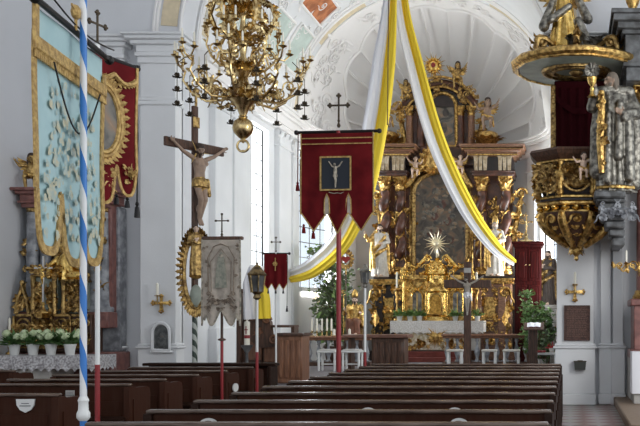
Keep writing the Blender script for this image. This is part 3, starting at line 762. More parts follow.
# --- pale blue banner on the blue-and-white spiral pole
t = thing('church_banner', 'large pale blue silk banner with gold galloon on blue and white spiral pole', 'banner', (-3.237, 6.22, 0), rz=R(99))
m = MB(); m.tube([(0, 0, .42), (0, 0, 4.15)], .022, 24); m.build('pole', barber, t)
m = MB(); m.lathe([(.026, 0), (.042, .02), (.042, .05), (.032, .07), (.03, .12), (.035, .135), (.024, .16)], 16, (0, 0, .95)); m.build('pole_cup', whitepaint, t, label='white cup at the foot of the pole')
m = MB(); m.tube([(-.64, .05, 3.535), (.66, .05, 3.535)], .02, 8); m.ball((-.66, .05, 3.535), .035); m.ball((.68, .05, 3.535), .035); m.build('crossbar', blackm2, t)
bl = tails([(0, .36, 2.42, 2.05, 3.2), (.36, .70, 2.42, 2.0, 3.2), (.70, 1, 2.42, 2.03, 3.2)])
W = 1.2
c, fn = cloth(t, 'cloth', bluesilk, W, 3.52, bl, .08, .012, 72, 20)
m = MB()
for q in (0, 1):      # fringe along sides and tails
    pass
def ribbon_along(m, pts, w, yoff, th=.012):
    for a, b in zip(pts, pts[1:]):
        a = Vector(a); b = Vector(b); d = (b-a); 
        if d.length < 1e-5: continue
        d.normalize(); n = V(-d.z, 0, d.x)*w/2; o = V(0, yoff, 0); k = V(0, -th, 0)
        a = a - d*.006; b = b + d*.006
        v = [a+n+o, a-n+o, b-n+o, b+n+o]; v += [p+k for p in v]
        m.add(v, [(0,1,2,3),(7,6,5,4),(0,4,5,1),(1,5,6,2),(2,6,7,3),(3,7,4,0)])
outline = [fn(0, v/20) for v in range(3, 21)] + [fn(i/72, 1) for i in range(73)] + [fn(1, 1-v/20) for v in range(0, 18)]
ribbon_along(m, outline, .058, -.004); m.build('gold_fringe', thread, t)
m = MB(); m.box(-.63, .63, .045, .075, 3.24, 3.33, .01); m.box(-.66, -.58, .05, .07, 3.24, 3.52, .01); m.box(.57, .63, .05, .07, 3.24, 3.4, .01)
for i in range(42): m.lathe([(.012, 0), (.008, .05)], 6, (-.62+i*1.24/41, .06, 3.195))
m.build('galloon_valance', thread, t, label='gold brocade valance band')
m = MB()
m.m = Matrix.Translation((0, .062, 0)) @ Matrix.Diagonal((1, .06, 1, 1))
foliage(m, -.44, .44, 2.5, 3.15, 0, 64, .046, 5); m.build('embroidery', palethread, t)
for q, (e0, e1) in enumerate(((-.52, -.22), (-.12, .2), (.3, .52))):
    m = MB(); m.m = Matrix.Translation((0, .060, 0)) @ Matrix.Diagonal((1, .06, 1, 1)); foliage(m, e0, e1, 2.15, 2.5, 0, 12, .05, 6+q); m.build('embroidery', palethread, t)
m = MB(); m.tube([(lerp(-.42, .42, i/20), .03, 3.22 - .36*math.sin(PI*i/20)) for i in range(21)], .006, 5); m.tube([(lerp(-.5, .72, i/20), .03, 3.62 - .06*math.sin(PI*i/20)) for i in range(21)], .006, 5); m.build('cord', blackm2, t)
m = MB(); m.ball((-.05, .03, 3.65), (.05, .03, .05)); m.tube([(-.05, .03, 3.53), (-.05, .03, 3.66)], .01); m.box(-.14, .04, .02, .03, 3.66, 3.68); m.build('finial', thread, t)

# --- dark red banner with gold medallion behind it
t = thing('church_banner', 'dark red banner with gold medallion on white and red pole, behind the pale blue banner', 'banner', (-3.75, 7.42, -.221), rz=R(76)); t.scale = (1.138, 1.138, 1.138)
m = MB(); m.tube([(0, 0, .21), (0, 0, 1.31)], .017, 12); pl = m.build('pole', redpaint, t, label='red lower pole')
m = MB(); m.lathe([(.16, .195), (.16, .215), (.05, .24), (.03, .3)], 16); m.build('pole_stand', blackm2, t)
m = MB(); m.tube([(0, 0, 1.31), (0, 0, 3.55)], .016, 12); m.build('pole', whitepaint, t, label='white upper pole')
m = MB(); m.tube([(-.40, 0, 3.48), (.40, 0, 3.48)], .016, 8)
for s in (-1, 1): m.ball((s*.40, 0, 3.48), .026); m.ball((s*.37, 0, 3.48), .02)
m.build('crossbar', blackm2, t)
m = MB(); cross_finial(m, 3.5, .2); m.build('finial_cross', bronze, t)
bl = tails([(0, .26, 2.72, 2.52, 2.5), (.26, .74, 2.72, 2.44, 2.5), (.74, 1, 2.72, 2.52, 2.5)])
c, fn = cloth(t, 'cloth', velvet, .70, 3.46, bl, -.03, .015, 60, 14)
m = MB(); ribbon_along(m, [fn(0, v/14) for v in range(15)] + [fn(i/60, 1) for i in range(61)] + [fn(1, 1-v/14) for v in range(15)], .022, -.002, .008); m.build('gold_edging', thread, t)
m = MB()
for rr, rz2 in ((.155, .24), (.18, .27)): m.tube([(rr*math.cos(a*PI/20), -.045, 3.02 + rz2*.95*math.sin(a*PI/20)) for a in range(41)], .016, 6)
for a in range(36): m.leaf((.18*math.cos(a*PI/18), -.045, 3.02+.26*math.sin(a*PI/18)), (math.cos(a*PI/18), -.1, math.sin(a*PI/18)), (0, -1, 0), .07, .025, .8)
for i in range(20):
    a0 = PI*i/19; m.leaf((.33*math.cos(a0), -.04, 3.38-.07*math.sin(a0)), (0, 0, -1), (0, -1, 0), .05, .02, .5)
m.tube([(lerp(-.33, .33, i/24), -.045, 3.36 - .045*abs(math.sin(3*PI*i/24))) for i in range(25)], .018, 6)
foliage(m, -.32, -.22, 2.6, 2.76, -.035, 8, .04, 2, False); foliage(m, .22, .32, 2.6, 2.76, -.035, 8, .04, 3, False); foliage(m, -.13, .13, 2.52, 2.68, -.035, 8, .05, 4)
m.build('gold_embroidery', thread, t)
m = MB(); m.prism([(.15*math.cos(a*PI/14), 3.02+.23*math.sin(a*PI/14)) for a in range(28)], -.044, -.034); m.build('medallion', oil2, t)
tassels(t, blackm2, [(x, -.03, z, .075, .02) for x, z in ((-.26, 2.5), (-.12, 2.52), (0, 2.44), (.26, 2.51), (.15, 2.52))])
m = MB(); m.tube([(.39, 0, 3.47), (.395, -.01, 3.0), (.40, 0, 2.50)], .006, 5); tassel(m, (.40, 0, 2.50), .12, .022); m.build('cord', blackm2, t)

# --- large red banner with the crucifix panel
t = thing('church_banner', 'large dark red velvet banner with dark crucifix panel on a tall red pole', 'banner', (-3.265, 13.2, 0), rz=R(-6))
m = MB(); m.tube([(0, 0, .42), (0, 0, 4.31)], .034, 14); m.build('pole', redpaint, t)
m = MB(); m.tube([(-.60, 0, 4.3), (.57, 0, 4.3)], .022, 8)
for s in (-.62, .59): m.ball((s, 0, 4.3), .035)
m.build('crossbar', blackm2, t)
m = MB(); cross_finial(m, 4.36, .34); m.build('finial_cross', bronze, t)
q3 = tails([(0, .36, 3.14, 2.90, 1.15), (.36, .66, 3.14, 2.86, 1.15), (.66, 1, 3.14, 2.90, 1.15)])
def b3(u):
    if abs(u-.36) < .015 or abs(u-.66) < .015: return 3.26
    return q3(u)
c, fn = cloth(t, 'cloth', velvet, 1.05, 4.27, q3, -.05, .02, 84, 16, -.53)
m = MB(); ribbon_along(m, [fn(i/84, 1) for i in range(85)], .018, -.004, .008); ribbon_along(m, [fn(0, v/16) for v in range(17)], .014, -.004, .008); ribbon_along(m, [fn(1, v/16) for v in range(17)], .014, -.004, .008)
for z in (4.12, 4.2): ribbon_along(m, [(-.51, -.06, z), (.5, -.06, z)], .014, 0, .008)
for x in (-.53+1.05*.36, -.53+1.05*.66):
    m.tube([(x-.04, -.06, 3.14), (x-.03, -.06, 3.34), (x, -.06, 3.42), (x+.03, -.06, 3.34), (x+.04, -.06, 3.14)], .009, 5)
m.build('gold_edging', thread, t)
m = MB()
for x in (-.53+1.05*.36, -.53+1.05*.66): m.prism([(x-.034, 3.13), (x+.034, 3.13), (x+.026, 3.32), (x, 3.4), (x-.026, 3.32)], -.062, -.055)
m.build('slit_lining', greysilk, t)
m = MB(); m.box(-.235, .2, -.075, -.06, 3.47, 3.93, .004); pn = m.build('crucifix_panel', blacksilk, t)
m = MB(); ribbon_along(m, [(-.235, -.075, 3.47), (.2, -.075, 3.47), (.2, -.075, 3.93), (-.235, -.075, 3.93), (-.235, -.075, 3.47)], .022, 0, .012); m.build('panel_border', thread, pn)
m = MB(); x = -.018; m.tube([(x-.1, -.08, 3.87), (x-.05, -.085, 3.80), (x, -.085, 3.78), (x+.05, -.085, 3.80), (x+.1, -.08, 3.87)], [.008, .011, .014, .011, .008], 6)
m.tube([(x, -.085, 3.80), (x, -.09, 3.73), (x-.004, -.088, 3.66), (x+.004, -.09, 3.6), (x, -.085, 3.5)], [.016, .028, .022, .018, .009], 8); m.ball((x-.012, -.09, 3.825), .02); m.box(x-.035, x+.035, -.095, -.08, 3.645, 3.685, .01); m.build('embroidered_corpus', greythread, pn)
m = MB(); m.tube([(-.12, -.06, 3.44), (-.05, -.06, 3.42), (0, -.06, 3.43), (.05, -.06, 3.42), (.1, -.06, 3.44)], .007, 5); m.build('embroidered_scroll', greythread, t)
tassels(t, velvet, [(x, -.03, z, .13, .03) for x, z in ((-.59, 3.6), (-.5, 3.0), (-.36, 2.92))])
m = MB(); m.tube([(-.59, -.01, 4.3), (-.59, -.03, 3.6)], .007, 5); m.build('cord', velvet, t)

# --- grey embroidered banner
brownthread = mat('brown_thread', (.17, .13, .10), .7, col2=(.30, .24, .18), scale=22)
bx = -4.635; bz = 12.45
t = thing('church_banner', 'grey beige embroidered banner with a standing veiled figure, on thin red pole', 'banner', (bx, bz, 0), rz=R(-4))
s = bz/F
def zz(y): return EYE + (VY-y)*s
m = MB(); m.tube([(0, 0, .42), (0, 0, zz(341))], .02, 10); m.build('pole', redpaint, t, label='red lower pole')
m = MB(); m.tube([(0, 0, zz(341)), (0, 0, zz(236))], .018, 10); m.lathe([(.02, 0), (.05, .01), (.05, .025), (.02, .04)], 12, (0, 0, zz(341))); m.build('pole', dkoak, t, label='dark upper pole')
m = MB(); m.box(-.27, .29, -.03, .03, zz(240), zz(236.5), .01); m.build('crossbar', dkoak, t)
m = MB(); cross_finial(m, zz(236), .22, 0, 'plain'); m.build('finial_cross', bronze, t)
bl = tails([(0, .35, zz(312), zz(319), 1.2), (.35, .65, zz(312), zz(322), 1.2), (.65, 1, zz(312), zz(316), 1.2)])
def b4(u): return lerp(zz(312), zz(319), 1-min(1, abs(((u*3) % 1)-.5)*2)) if .33 <= u <= .67 else lerp(zz(319), zz(305), abs(u-(0 if u < .5 else 1))*3)
def b4(u):
    k = abs(u-.5)
    return zz(314) + (.0 if k < 0 else 0) - (.10 if k > .42 else 0) + .10*math.cos(k*4*PI) * (1 if k < .5 else 0) - .05
c, fn = cloth(t, 'cloth', greysilk, .52, zz(240), b4, -.04, .012, 48, 16, -.25)
m = MB(); ribbon_along(m, [fn(0, v/16) for v in range(17)] + [fn(i/48, 1) for i in range(49)] + [fn(1, 1-v/16) for v in range(17)], .022, -.003, .008); m.build('fringe', greythread, t)
m = MB(); cy = -.055
m.tube([(.01-.17, cy, zz(296)), (.01-.18, cy, zz(258)), (.01-.1, cy, zz(247)), (.01, cy, zz(244)), (.01+.1, cy, zz(247)), (.01+.18, cy, zz(258)), (.01+.17, cy, zz(296))], .007, 5)
m.tube([(.01-.13, cy, zz(292)), (.01-.14, cy, zz(262)), (.01, cy, zz(249)), (.01+.14, cy, zz(262)), (.01+.13, cy, zz(292))], .005, 5)
foliage(m, -.22, .24, zz(312), zz(294), cy+.008, 14, .06, 11); foliage(m, -.23, -.17, zz(290), zz(245), cy+.012, 7, .035, 12, False); foliage(m, .19, .25, zz(290), zz(245), cy+.012, 7, .035, 13, False)
m.build('embroidery', brownthread, t)
m = MB(); m.prism([(-.07, zz(288)), (.09, zz(288)), (.075, zz(270)), (.05, zz(258)), (.012, zz(252)), (-.03, zz(258)), (-.055, zz(270))], cy-.004, cy+.01); m.build('embroidered_robe', mat('grey_green_thread', (.20, .21, .17), .7, col2=(.32, .31, .25), scale=25), t)
m = MB(); m.ball((.012, cy, zz(256)), (.026, .01, .032)); m.build('embroidered_face', greythread, t)

# --- small red banner by the stalls
s = 16.4/F; c0 = P(276, 300, 16.4)
t = thing('church_banner', 'small dark red banner with gold emblem and tassels beside the choir stall', 'banner', (c0.x, 16.4, 0), rz=R(3))
def zz(y): return EYE + (VY-y)*s
m = MB(); m.tube([(0, 0, .35), (0, 0, zz(252))], .016, 10); m.build('pole', whitepaint, t)
m = MB(); m.tube([(-.22, 0, zz(253.5)), (.22, 0, zz(253.5))], .014, 8); m.ball((-.23, 0, zz(253.5)), .025); m.ball((.23, 0, zz(253.5)), .025); m.build('crossbar', blackm2, t)
m = MB(); cross_finial(m, zz(252), .19); m.build('finial_cross', bronze, t)
bl = tails([(0, .33, zz(284), zz(289), 1.6), (.33, .67, zz(284), zz(290), 1.6), (.67, 1, zz(284), zz(289), 1.6)])
c, fn = cloth(t, 'cloth', velvet, .4, zz(254), bl, -.03, .02, 45, 12)
m = MB(); rosette(m, (0, -.05, zz(264)), .05, 8); m.tube([(0, -.05, zz(271)), (0, -.05, zz(258))], .008); ribbon_along(m, [fn(i/45, 1) for i in range(46)], .012, -.003, .006); m.build('gold_emblem', thread, t)
tassels(t, blackm2, [(x, -.02, zz(289), .08, .018) for x in (-.13, 0, .13)] + [(.19, 0, zz(306), .1, .022)])
m = MB(); m.tube([(.2, 0, zz(255)), (.19, 0, zz(306))], .005, 5); m.build('cord', blackm2, t)

# ================================================================== LANTERN POLES
def lantern(m_, z, h, r):
    m_.lathe([(.02, 0), (r*.5, h*.06), (r*.35, h*.14), (r*.6, h*.2), (r*.72, h*.22)], 8, (0, 0, z))
    for k in range(6):
        a = 2*PI*k/6; m_.tube([(r*.7*math.cos(a), r*.7*math.sin(a), z+h*.2), (r*math.cos(a), r*math.sin(a), z+h*.66)], r*.1, 5)
    m_.lathe([(r*1.08, h*.64), (r*1.15, h*.68), (r*.9, h*.74), (r*.55, h*.84), (r*.25, h*.9), (r*.12, h*.95), (r*.2, h*.97), (.003, h)], 12, (0, 0, z))
def pole_lantern(label, px, Z, ytop, ybot, yred, r, cage=bronzegilt):
    s = Z/F; p = P(px, 300, Z)
    t = thing('processional_lantern', label, 'lantern', (p.x, Z, 0))
    zz = lambda y: EYE + (VY-y)*s
    MB().tube([(0, 0, .42), (0, 0, zz(yred))], .022, 10).build('pole', redpaint, t, label='red lower pole')
    MB().tube([(0, 0, zz(yred)), (0, 0, zz(ybot))], .02, 10).build('pole', whitepaint, t, label='white upper pole')
    m = MB(); lantern(m, zz(ybot), zz(ytop)-zz(ybot), r); m.build('lantern_cage', cage, t)
    m = MB(); h = zz(ytop)-zz(ybot); m.lathe([(r*.68, h*.22), (r*.95, h*.64)], 6, (0, 0, zz(ybot)), ph=.0); m.build('lantern_glass', darkgrey, t)
    return t
pole_lantern('gilt lantern on white and red pole before the choir stall', 257, 13.62, 262, 300, 352, .12)
pole_lantern('small lantern on slim white and red pole right of the tall red banner pole', 365, 14.6, 264, 288, 352, .075, silver)

# ================================================================== LEFT CRUCIFIX
Z = 16.2; s = Z/F; p = P(196, 300, Z)
t = thing('processional_crucifix', 'tall wooden crucifix with painted corpus on dark spiral pole by left arch pillar', 'crucifix', (p.x, Z, 0), rz=R(62))
zz = lambda y: EYE + (VY-y)*s
MB().tube([(0, .03, 0), (0, .03, zz(300))], .045, 16).build('spiral_pole', greenspiral, t)
m = MB(); m.box(-.055, .055, 0, .06, zz(302), zz(106), .01); m.box(-.62, .62, .0, .06, zz(151), zz(142), .01)
m.build('cross', dkoak, t)
m = MB(); m.box(-.02, .02, -.01, .01, zz(106), zz(92)); m.ball((0, 0, zz(91)), .06, 8, 5); m.ball((-.05, 0, zz(95)), .04, 8, 5); m.ball((.05, 0, zz(95)), .04, 8, 5); m.box(-.07, .07, -.02, 0, zz(128), zz(117), .01); m.build('finial_leaf', goldd, t)
def corpus(parent, h, mats, base, hrows=True, voxel=.011):
    """crucified body of standing height 1.7 scaled to h; origin at the feet"""
    k = 0
    pr = [loft([(.93, 0, -.02, .14, .10), (1.02, 0, -.02, .125, .09), (1.12, 0, -.02, .125, .085), (1.26, 0, -.03, .155, .105), (1.38, 0, -.02, .16, .09), (1.44, 0, -.01, .08, .07)], 0),
          cap((0, -.02, 1.4), (-.015, -.06, 1.52), .052, .05, 0)]
    pr += head((-.05, -.1, 1.60), 0, 2, True, True, V(-.35, -.8, -.45))
    for sx in (-1, 1):
        sh = V(.16*sx, -.02, 1.40); el = V(.42*sx, -.0, 1.52); wr = V(.64*sx, .0, 1.68)
        pr += [cap(sh, el, .055, .042, 0), cap(el, wr, .042, .028, 0), ell((.1*sx, -.09, 1.31), (.085, .035, .06), 0)]
        pr += hand(wr, V(.8*sx, 0, .55), V(0, -1, 0), 0, .95, .6)
        hip = V(.085*sx, -.02, .90); kn = V(.06*sx, -.13, .50); an = V(.02*sx, -.02, .1)
        pr += [cap(hip, kn, .085, .058, 0), cap(kn, an, .056, .036, 0), ell((.035*sx, -.02, .3), (.045, .05, .1), 0), cap(an, V(.02*sx, -.08-.02*sx, -.04), .034, .03, 0)]
    pr += [loft([(.78, 0, -.04, .185, .15), (.86, 0, -.04, .19, .14), (.96, 0, -.03, .165, .125)], 1, 9, .08), cap((.15, -.08, .93), (.2, -.09, .62), .06, .045, 1), cap((-.12, -.12, .9), (.12, -.13, .84), .045, .05, 1)]
    for i in range(10):
        a = 2*PI*i/10; pr.append(cap((-.05+.09*math.cos(a), -.09+.09*math.sin(a), 1.66+.01*(i % 2)), (-.05+.09*math.cos(a+.7), -.09+.09*math.sin(a+.7), 1.67-.01*(i % 2)), .014, None, 2))
    o = figure('corpus', pr, mats, parent, voxel, h/1.75); o.location = base
    return o
c = corpus(t, 1.38, [flesh, goldd, hairm], (.02, -.05, zz(223)))
m = MB(); rays(m, (-.06, -.1, zz(153)), .06, .3, 3, 2); m.build('halo_rays', thread, t)
# oval aureole with a standing figure low on the pole
m = MB(); cz = zz(272); 
for k in range(46):
    a = 2*PI*k/46; b = V(.16*math.cos(a), -.02, cz+.62*math.sin(a)); d = V(.5*math.cos(a), -.1, .62*math.sin(a)+.0)
    m.leaf(b, d, (0, -1, 0), .2, .045, .5); m.tube([b, b + V(.15*math.cos(a), .0, .15*math.sin(a))], [.012, .004], 4)
for k in range(2): m.tube([(.18*math.cos(a*PI/16)*(1+.1*k), -.03, cz+(.58+.05*k)*math.sin(a*PI/16)) for a in range(33)], .022, 6)
AU = [m.build('gilt_aureole', goldd, t)]
m = MB(); m.ball((0, -.02, zz(296)), (.1, .06, .2), 12, 8); AU.append(m.build('oval_medallion', greenunder, t))
pr = [loft([(0, 0, 0, .2, .15), (.5, 0, 0, .2, .16), (.95, 0, 0, .16, .14), (1.2, 0, 0, .2, .13), (1.42, 0, 0, .17, .1), (1.5, 0, 0, .06, .06)], 0, 8, .1), cap((0, 0, 1.45), (0, 0, 1.55), .05, None, 1)] + head((0, -.02, 1.63), 1, 2)
pr += arm((.19, 0, 1.38), (.25, -.1, 1.1), (.06, -.22, 1.15), 0) + arm((-.19, 0, 1.38), (-.25, -.1, 1.1), (-.04, -.22, 1.2), 0) + hand((.06, -.22, 1.15), (-.8, -.2, .5), (0, 1, 0), 1) + hand((-.04, -.22, 1.2), (.8, -.2, .5), (0, 1, 0), 1)
f = figure('small_statue', pr, [goldd, fleshl, hairm], t, .016, .5); f.location = (.0, -.1, zz(276))
m = MB(); m.lathe([(.03, -.06), (.1, -.03), (.12, 0)], 12, (0, -.1, zz(276))); m.box(-.03, .03, -.1, 0, zz(276)-.05, zz(276), .005); AU.append(m.build('statue_bracket', gold, t))
for q in AU + [f]:
    q.rotation_euler.z = R(-40)
f.location = Matrix.Rotation(R(-40), 4, 'Z') @ f.location

# ================================================================== CHANDELIER
ZC = 12.2; s = ZC/F; cx = P(243, 0, ZC).x
def zz(y): return EYE + (VY-y)*s
t = thing('chandelier', 'large gilded brass chandelier of scrolling candle arms hanging in the nave', 'chandelier', (cx, ZC, zz(150)))
B = t.location.z; h = lambda y: zz(y) - B
m = MB(); m.tube([(0, 0, h(0)), (0, 0, 12.0-B)], .014, 8); m.build('suspension_rod', blackm2, t)
m = MB(); m.lathe([(.02, h(-6)), (.05, h(0)), (.07, h(10)), (.03, h(20)), (.045, h(30)), (.085, h(38)), (.05, h(48)), (.035, h(56)), (.10, h(64)), (.12, h(70)), (.06, h(78)), (.09, h(86)), (.15, h(94)), (.17, h(100)), (.08, h(108)), (.04, h(116)), (.03, h(119))][::-1], 18)
for z, rr, n in ((h(12), .07, 7), (h(40), .09, 8), (h(70), .13, 9), (h(96), .18, 10)):
    for k in range(n):
        a = 2*PI*k/n; d = V(math.cos(a), math.sin(a), 0); m.leaf(d*rr*.7 + V(0, 0, z-.05), V(d.x*.5, d.y*.5, 1), d, .24, .06, 1.4); m.leaf(d*rr*.7 + V(0, 0, z), V(d.x*.8, d.y*.8, -.7), d, .16, .05, 1.2)
m.build('stem', brass, t)
m = MB(); m.lathe([(.015, h(143)), (.03, h(139)), (.05, h(138)), (.115, h(133)), (.135, h(128)), (.115, h(122)), (.05, h(118)), (.06, h(116.5)), (.03, h(115))], 24); m.build('ball', brass, t)
m = MB(); m.tube([(.075*math.cos(a*PI/12), 0, h(146)+.075*math.sin(a*PI/12)) for a in range(25)], .016, 8); m.lathe([(.005, h(152)), (.02, h(151)), (.012, h(150))], 8); m.build('ring', brass, t)
# crown of gilded foliage
m = MB()
for k in range(6):
    a = 2*PI*k/6 + .2; d = V(math.cos(a), math.sin(a), 0)
    pts = [d*.05 + V(0, 0, h(14)), d*.2 + V(0, 0, h(0)), d*.36 + V(0, 0, h(4)), d*.41 + V(0, 0, h(16)), d*.34 + V(0, 0, h(30)), d*.25 + V(0, 0, h(34))]
    m.tube(pts, [.02, .028, .034, .034, .028, .018], 6); m.scroll(d*.26 + V(0, 0, h(32)), d, V(0, 0, -1), .08, 1.3, .018)
    for q in range(len(pts)-1):
        for e in range(3):
            b = lerp(Vector(pts[q]), Vector(pts[q+1]), e/4); td = (Vector(pts[q+1])-Vector(pts[q])).normalized(); sd = d.cross(V(0, 0, 1))
            for sg in (-1, 1): m.leaf(b, td*.6 + sd*sg*.9 + d*rnd.uniform(-.3, .7), d, .12, .038, 1.0)
m.build('foliage_crown', brass, t)
def candle_arm(r1, z0, zt, ang, ncup, name, seed):
    rr = random.Random(seed); d = V(math.cos(ang), math.sin(ang), 0); sd = V(-d.y, d.x, 0); up = V(0, 0, 1)
    m = MB(); low = z0 - .13*r1/.8
    pts = [d*.1 + up*z0, d*r1*.3 + up*(low+.02), d*r1*.55 + up*low, d*r1*.78 + up*lerp(low, zt, .22), d*r1*.9 + up*lerp(low, zt, .5), d*r1*.86 + up*lerp(low, zt, .72), d*r1*.93 + up*(zt-.1)]
    m.tube(pts, [.017, .017, .018, .016, .013, .011, .011], 6)
    m.scroll(d*r1*.45 + up*(low+.13), d, up, .085, 1.4, .016, .12); m.scroll(d*r1*.7 + up*(lerp(low, zt, .42)), -d, up, .075, 1.4, .013, .1)
    for q in range(len(pts)-1):
        for e in range(2):
            b = lerp(pts[q], pts[q+1], e/2); td = (pts[q+1]-pts[q]).normalized(); nd = V(0, 0, 1) - td*td.z
            for sg in ((-1, 1)[(q+e) % 2],): m.leaf(b, td*.7 + sd*sg*.7 + up*rr.uniform(-.5, .7), nd, rr.uniform(.08, .135), .028, 1.0)
    tips = []
    for c in range(ncup):
        o = (c - (ncup-1)/2)
        tip = d*(r1*1.0 + (.02 if o == 0 else -.05)) + sd*o*.15 + up*(zt + (.06 if o == 0 else 0))
        base = pts[-1]
        m.tube([base, lerp(base, tip, .5) + up*-.05, tip - up*.02], [.012, .012, .01], 5)
        tips.append(tip)
    a = m.build(name, brass, t)
    for tip in tips:
        cu = MB(); cd = MB()
        cu.lathe([(.008, -.03), (.045, -.006), (.05, 0), (.02, .006), (.018, .045), (.022, .05)], 10, tip); cd.lathe([(.013, .03), (.012, .16), (.004, .175)], 8, tip)
        cu.build('drip_pan', brass, a); cd.build('candle', wax, a)
for k in range(8): candle_arm(.83, h(92), h(62), 2*PI*k/8 + .14, 3, 'arm', k)
for k in range(6): candle_arm(.50, h(62), h(30), 2*PI*k/6 + .5, 2, 'arm', 20+k)
m = MB()
r = random.Random(4)
for k in range(44):   # foliage mass of the basket
    a = r.uniform(0, 2*PI); d = V(math.cos(a), math.sin(a), 0); rad = r.uniform(.12, .55); z = h(r.uniform(72, 106)) + .12*max(0, rad-.35)
    b = d*rad + V(0, 0, z); e = V(r.uniform(-1, 1), r.uniform(-1, 1), r.uniform(-.6, 1))
    m.leaf(b, e, d, r.uniform(.08, .14), .03, 1.1)
    if k % 3 == 0: m.scroll(b, d, V(0, 0, 1), r.uniform(.04, .08), 1.3, .013, .08)
m.build('basket_foliage', brass, t)
for k in range(8):
    a = 2*PI*k/8 + .14 + PI/8; d = V(math.cos(a), math.sin(a), 0)*.8
    m = MB(); m.tube([d + V(0, 0, h(72)), d + V(0, 0, h(112))], .005, 4)
    for z in (h(84), h(97), h(111)):
        for q in range(6): b = 2*PI*q/6; m.leaf(d + V(0, 0, z), V(math.cos(b), math.sin(b), -.5), V(0, 0, 1), .075, .03, .8); m.leaf(d + V(0, 0, z), V(math.cos(b+.5), math.sin(b+.5), .7), V(0, 0, 1), .05, .025, .8)
        m.ball(d + V(0, 0, z), .03, 6, 4)
    m.tube([d + V(0, 0, h(72)), d*.9 + V(0, 0, h(66))], .006, 4)
    m.build('hanging_spray', bronze, t)
# ================================================================== HIGH ALTAR
ZR = 28.0
def ax(x, Z=ZR): return (x - VX)*Z/F
def az(y, Z=ZR): return EYE + (VY - y)*Z/F
PXM = ZR/F
ha = thing('high_altar', 'tall dark marble and gilt high altar with twisted columns and two paintings', 'altar', (ax(437), ZR, PF))
def HB(): return MB(ha)
m = HB(); m.box(ax(373), ax(515), 28.35, 29.1, PF, az(276), .03); m.box(ax(371), ax(517), 28.3, 29.1, PF, PF+.25, .03); m.box(ax(371), ax(517), 28.28, 29.1, az(280), az(275), .03)
base = m.build('base', blackm, ha)
for k, (x0, x1, yt) in enumerate(((374, 407, 282), (469, 512, 281))):
    m = HB(); a, b = ax(x0), ax(x1); m.box(a, b, 27.75, 28.36, PF+.2, az(yt+3), .03); m.box(a-.08, b+.08, 27.67, 28.36, PF, PF+.28, .03)
    for q in (.22, .78):
        c = lerp(a, b, q); m.box(c-.12, c+.12, 27.66, 27.8, PF+.28, az(yt+8), .02)
    pd = m.build('pedestal', (blackm, brownwood)[k], ha)
    m = HB(); cornice(m, a, b, 27.75, 28.36, az(yt+3), [(.05, .06), (.06, .12), (.05, .09)]); m.build('pedestal_cornice', gold, pd)
    m = HB(); foliage(m, a+.05, b-.05, PF+.40, az(yt+8), 27.72, 34, .18, 20+k)
    for q in (.14, .86):
        c = lerp(a, b, q); m.scroll((c, 27.66, az(yt+12)), (1 if q > .5 else -1, 0, 0), (0, 0, 1), .17, 1.5, .045, .45); m.leaf((c, 27.66, az(yt+26)), (0, 0, -1), (0, -1, 0), .6, .13, .5)
    m.box(lerp(a, b, .36), lerp(a, b, .64), 27.71, 27.75, az(yt+36), az(yt+16), .02)
    m.build('gilt_carving', gold, pd)
# back wall of the main stage
m = HB(); m.box(ax(380), ax(511), 28.7, 29.2, az(276), az(160), .02); m.box(ax(402), ax(473), 28.55, 28.75, az(276), az(158), .02); m.build('back_wall', brownmarble, ha)
# columns
for k, (px, Y) in enumerate(((384, 28.15), (399, 28.25), (481, 28.25), (505, 28.15))):
    x = ax(px); r = .155; zb = az(274); zt = az(190)
    m = HB(); m.lathe([(r*1.45, 0), (r*1.45, .08), (r*1.25, .1), (r*1.35, .15), (r*1.1, .19), (r*1.15, .22)], 18, (x, Y, zb)); b = m.build('column_base', gold, ha)
    m = HB(); twisted(m, (x, Y, zb+.2), r, zt-zb-.2, 3.2); c = m.build('twisted_column', brownmarble, ha)
    m = HB(); garland(m, (x, Y, zb+.2), r, zt-zb-.2, 3.2); m.build('gilt_vine', gold, c)
    m = HB(); capital(m, (x, Y, zt), r*.98, .42); m.build('capital', gold, c)
# entablature blocks
for k, (x0, x1) in enumerate(((376, 407), (472, 514))):
    a, b = ax(x0), ax(x1); z0 = az(190)+.42
    m = HB(); z = cornice(m, a, b, 27.9, 29.0, z0, [(.10, .0), (.05, .03)]); m.build('architrave', brownmarble, ha)
    m = HB(); m.box(a+.04, b-.04, 27.95, 29.0, z, z+.42)
    f = m.build('frieze', blackm, ha)
    for i, pxx in enumerate(((380, 384, 388, 395, 399, 403), (476.5, 481, 485.5, 500.5, 505, 509.5))[k]):
        q = HB(); c = ax(pxx); q.prism([(c-.045, z), (c+.045, z), (c+.06, z+.36), (c+.085, z+.42), (c-.085, z+.42), (c-.06, z+.36)], 27.82, 27.96); q.build('frieze_bracket', mat('pale_gilt_marble', (.60, .50, .36), .35, .3, col2=(.36, .26, .15), scale=9), f)
    m = HB(); z2 = cornice(m, a, b, 27.9, 29.0, z+.42, [(.05, .04), (.07, .12), (.06, .2), (.09, .3), (.05, .34)]); m.build('cornice', brownwood, ha)
    m = HB(); m.box(a-.28, b+.28, 27.6, 27.63, z+.60, z+.64); m.box(a-.12, b+.12, 27.76, 27.79, z+.43, z+.47); m.build('gilt_moulding', gold, ha)
ZTOP = z2
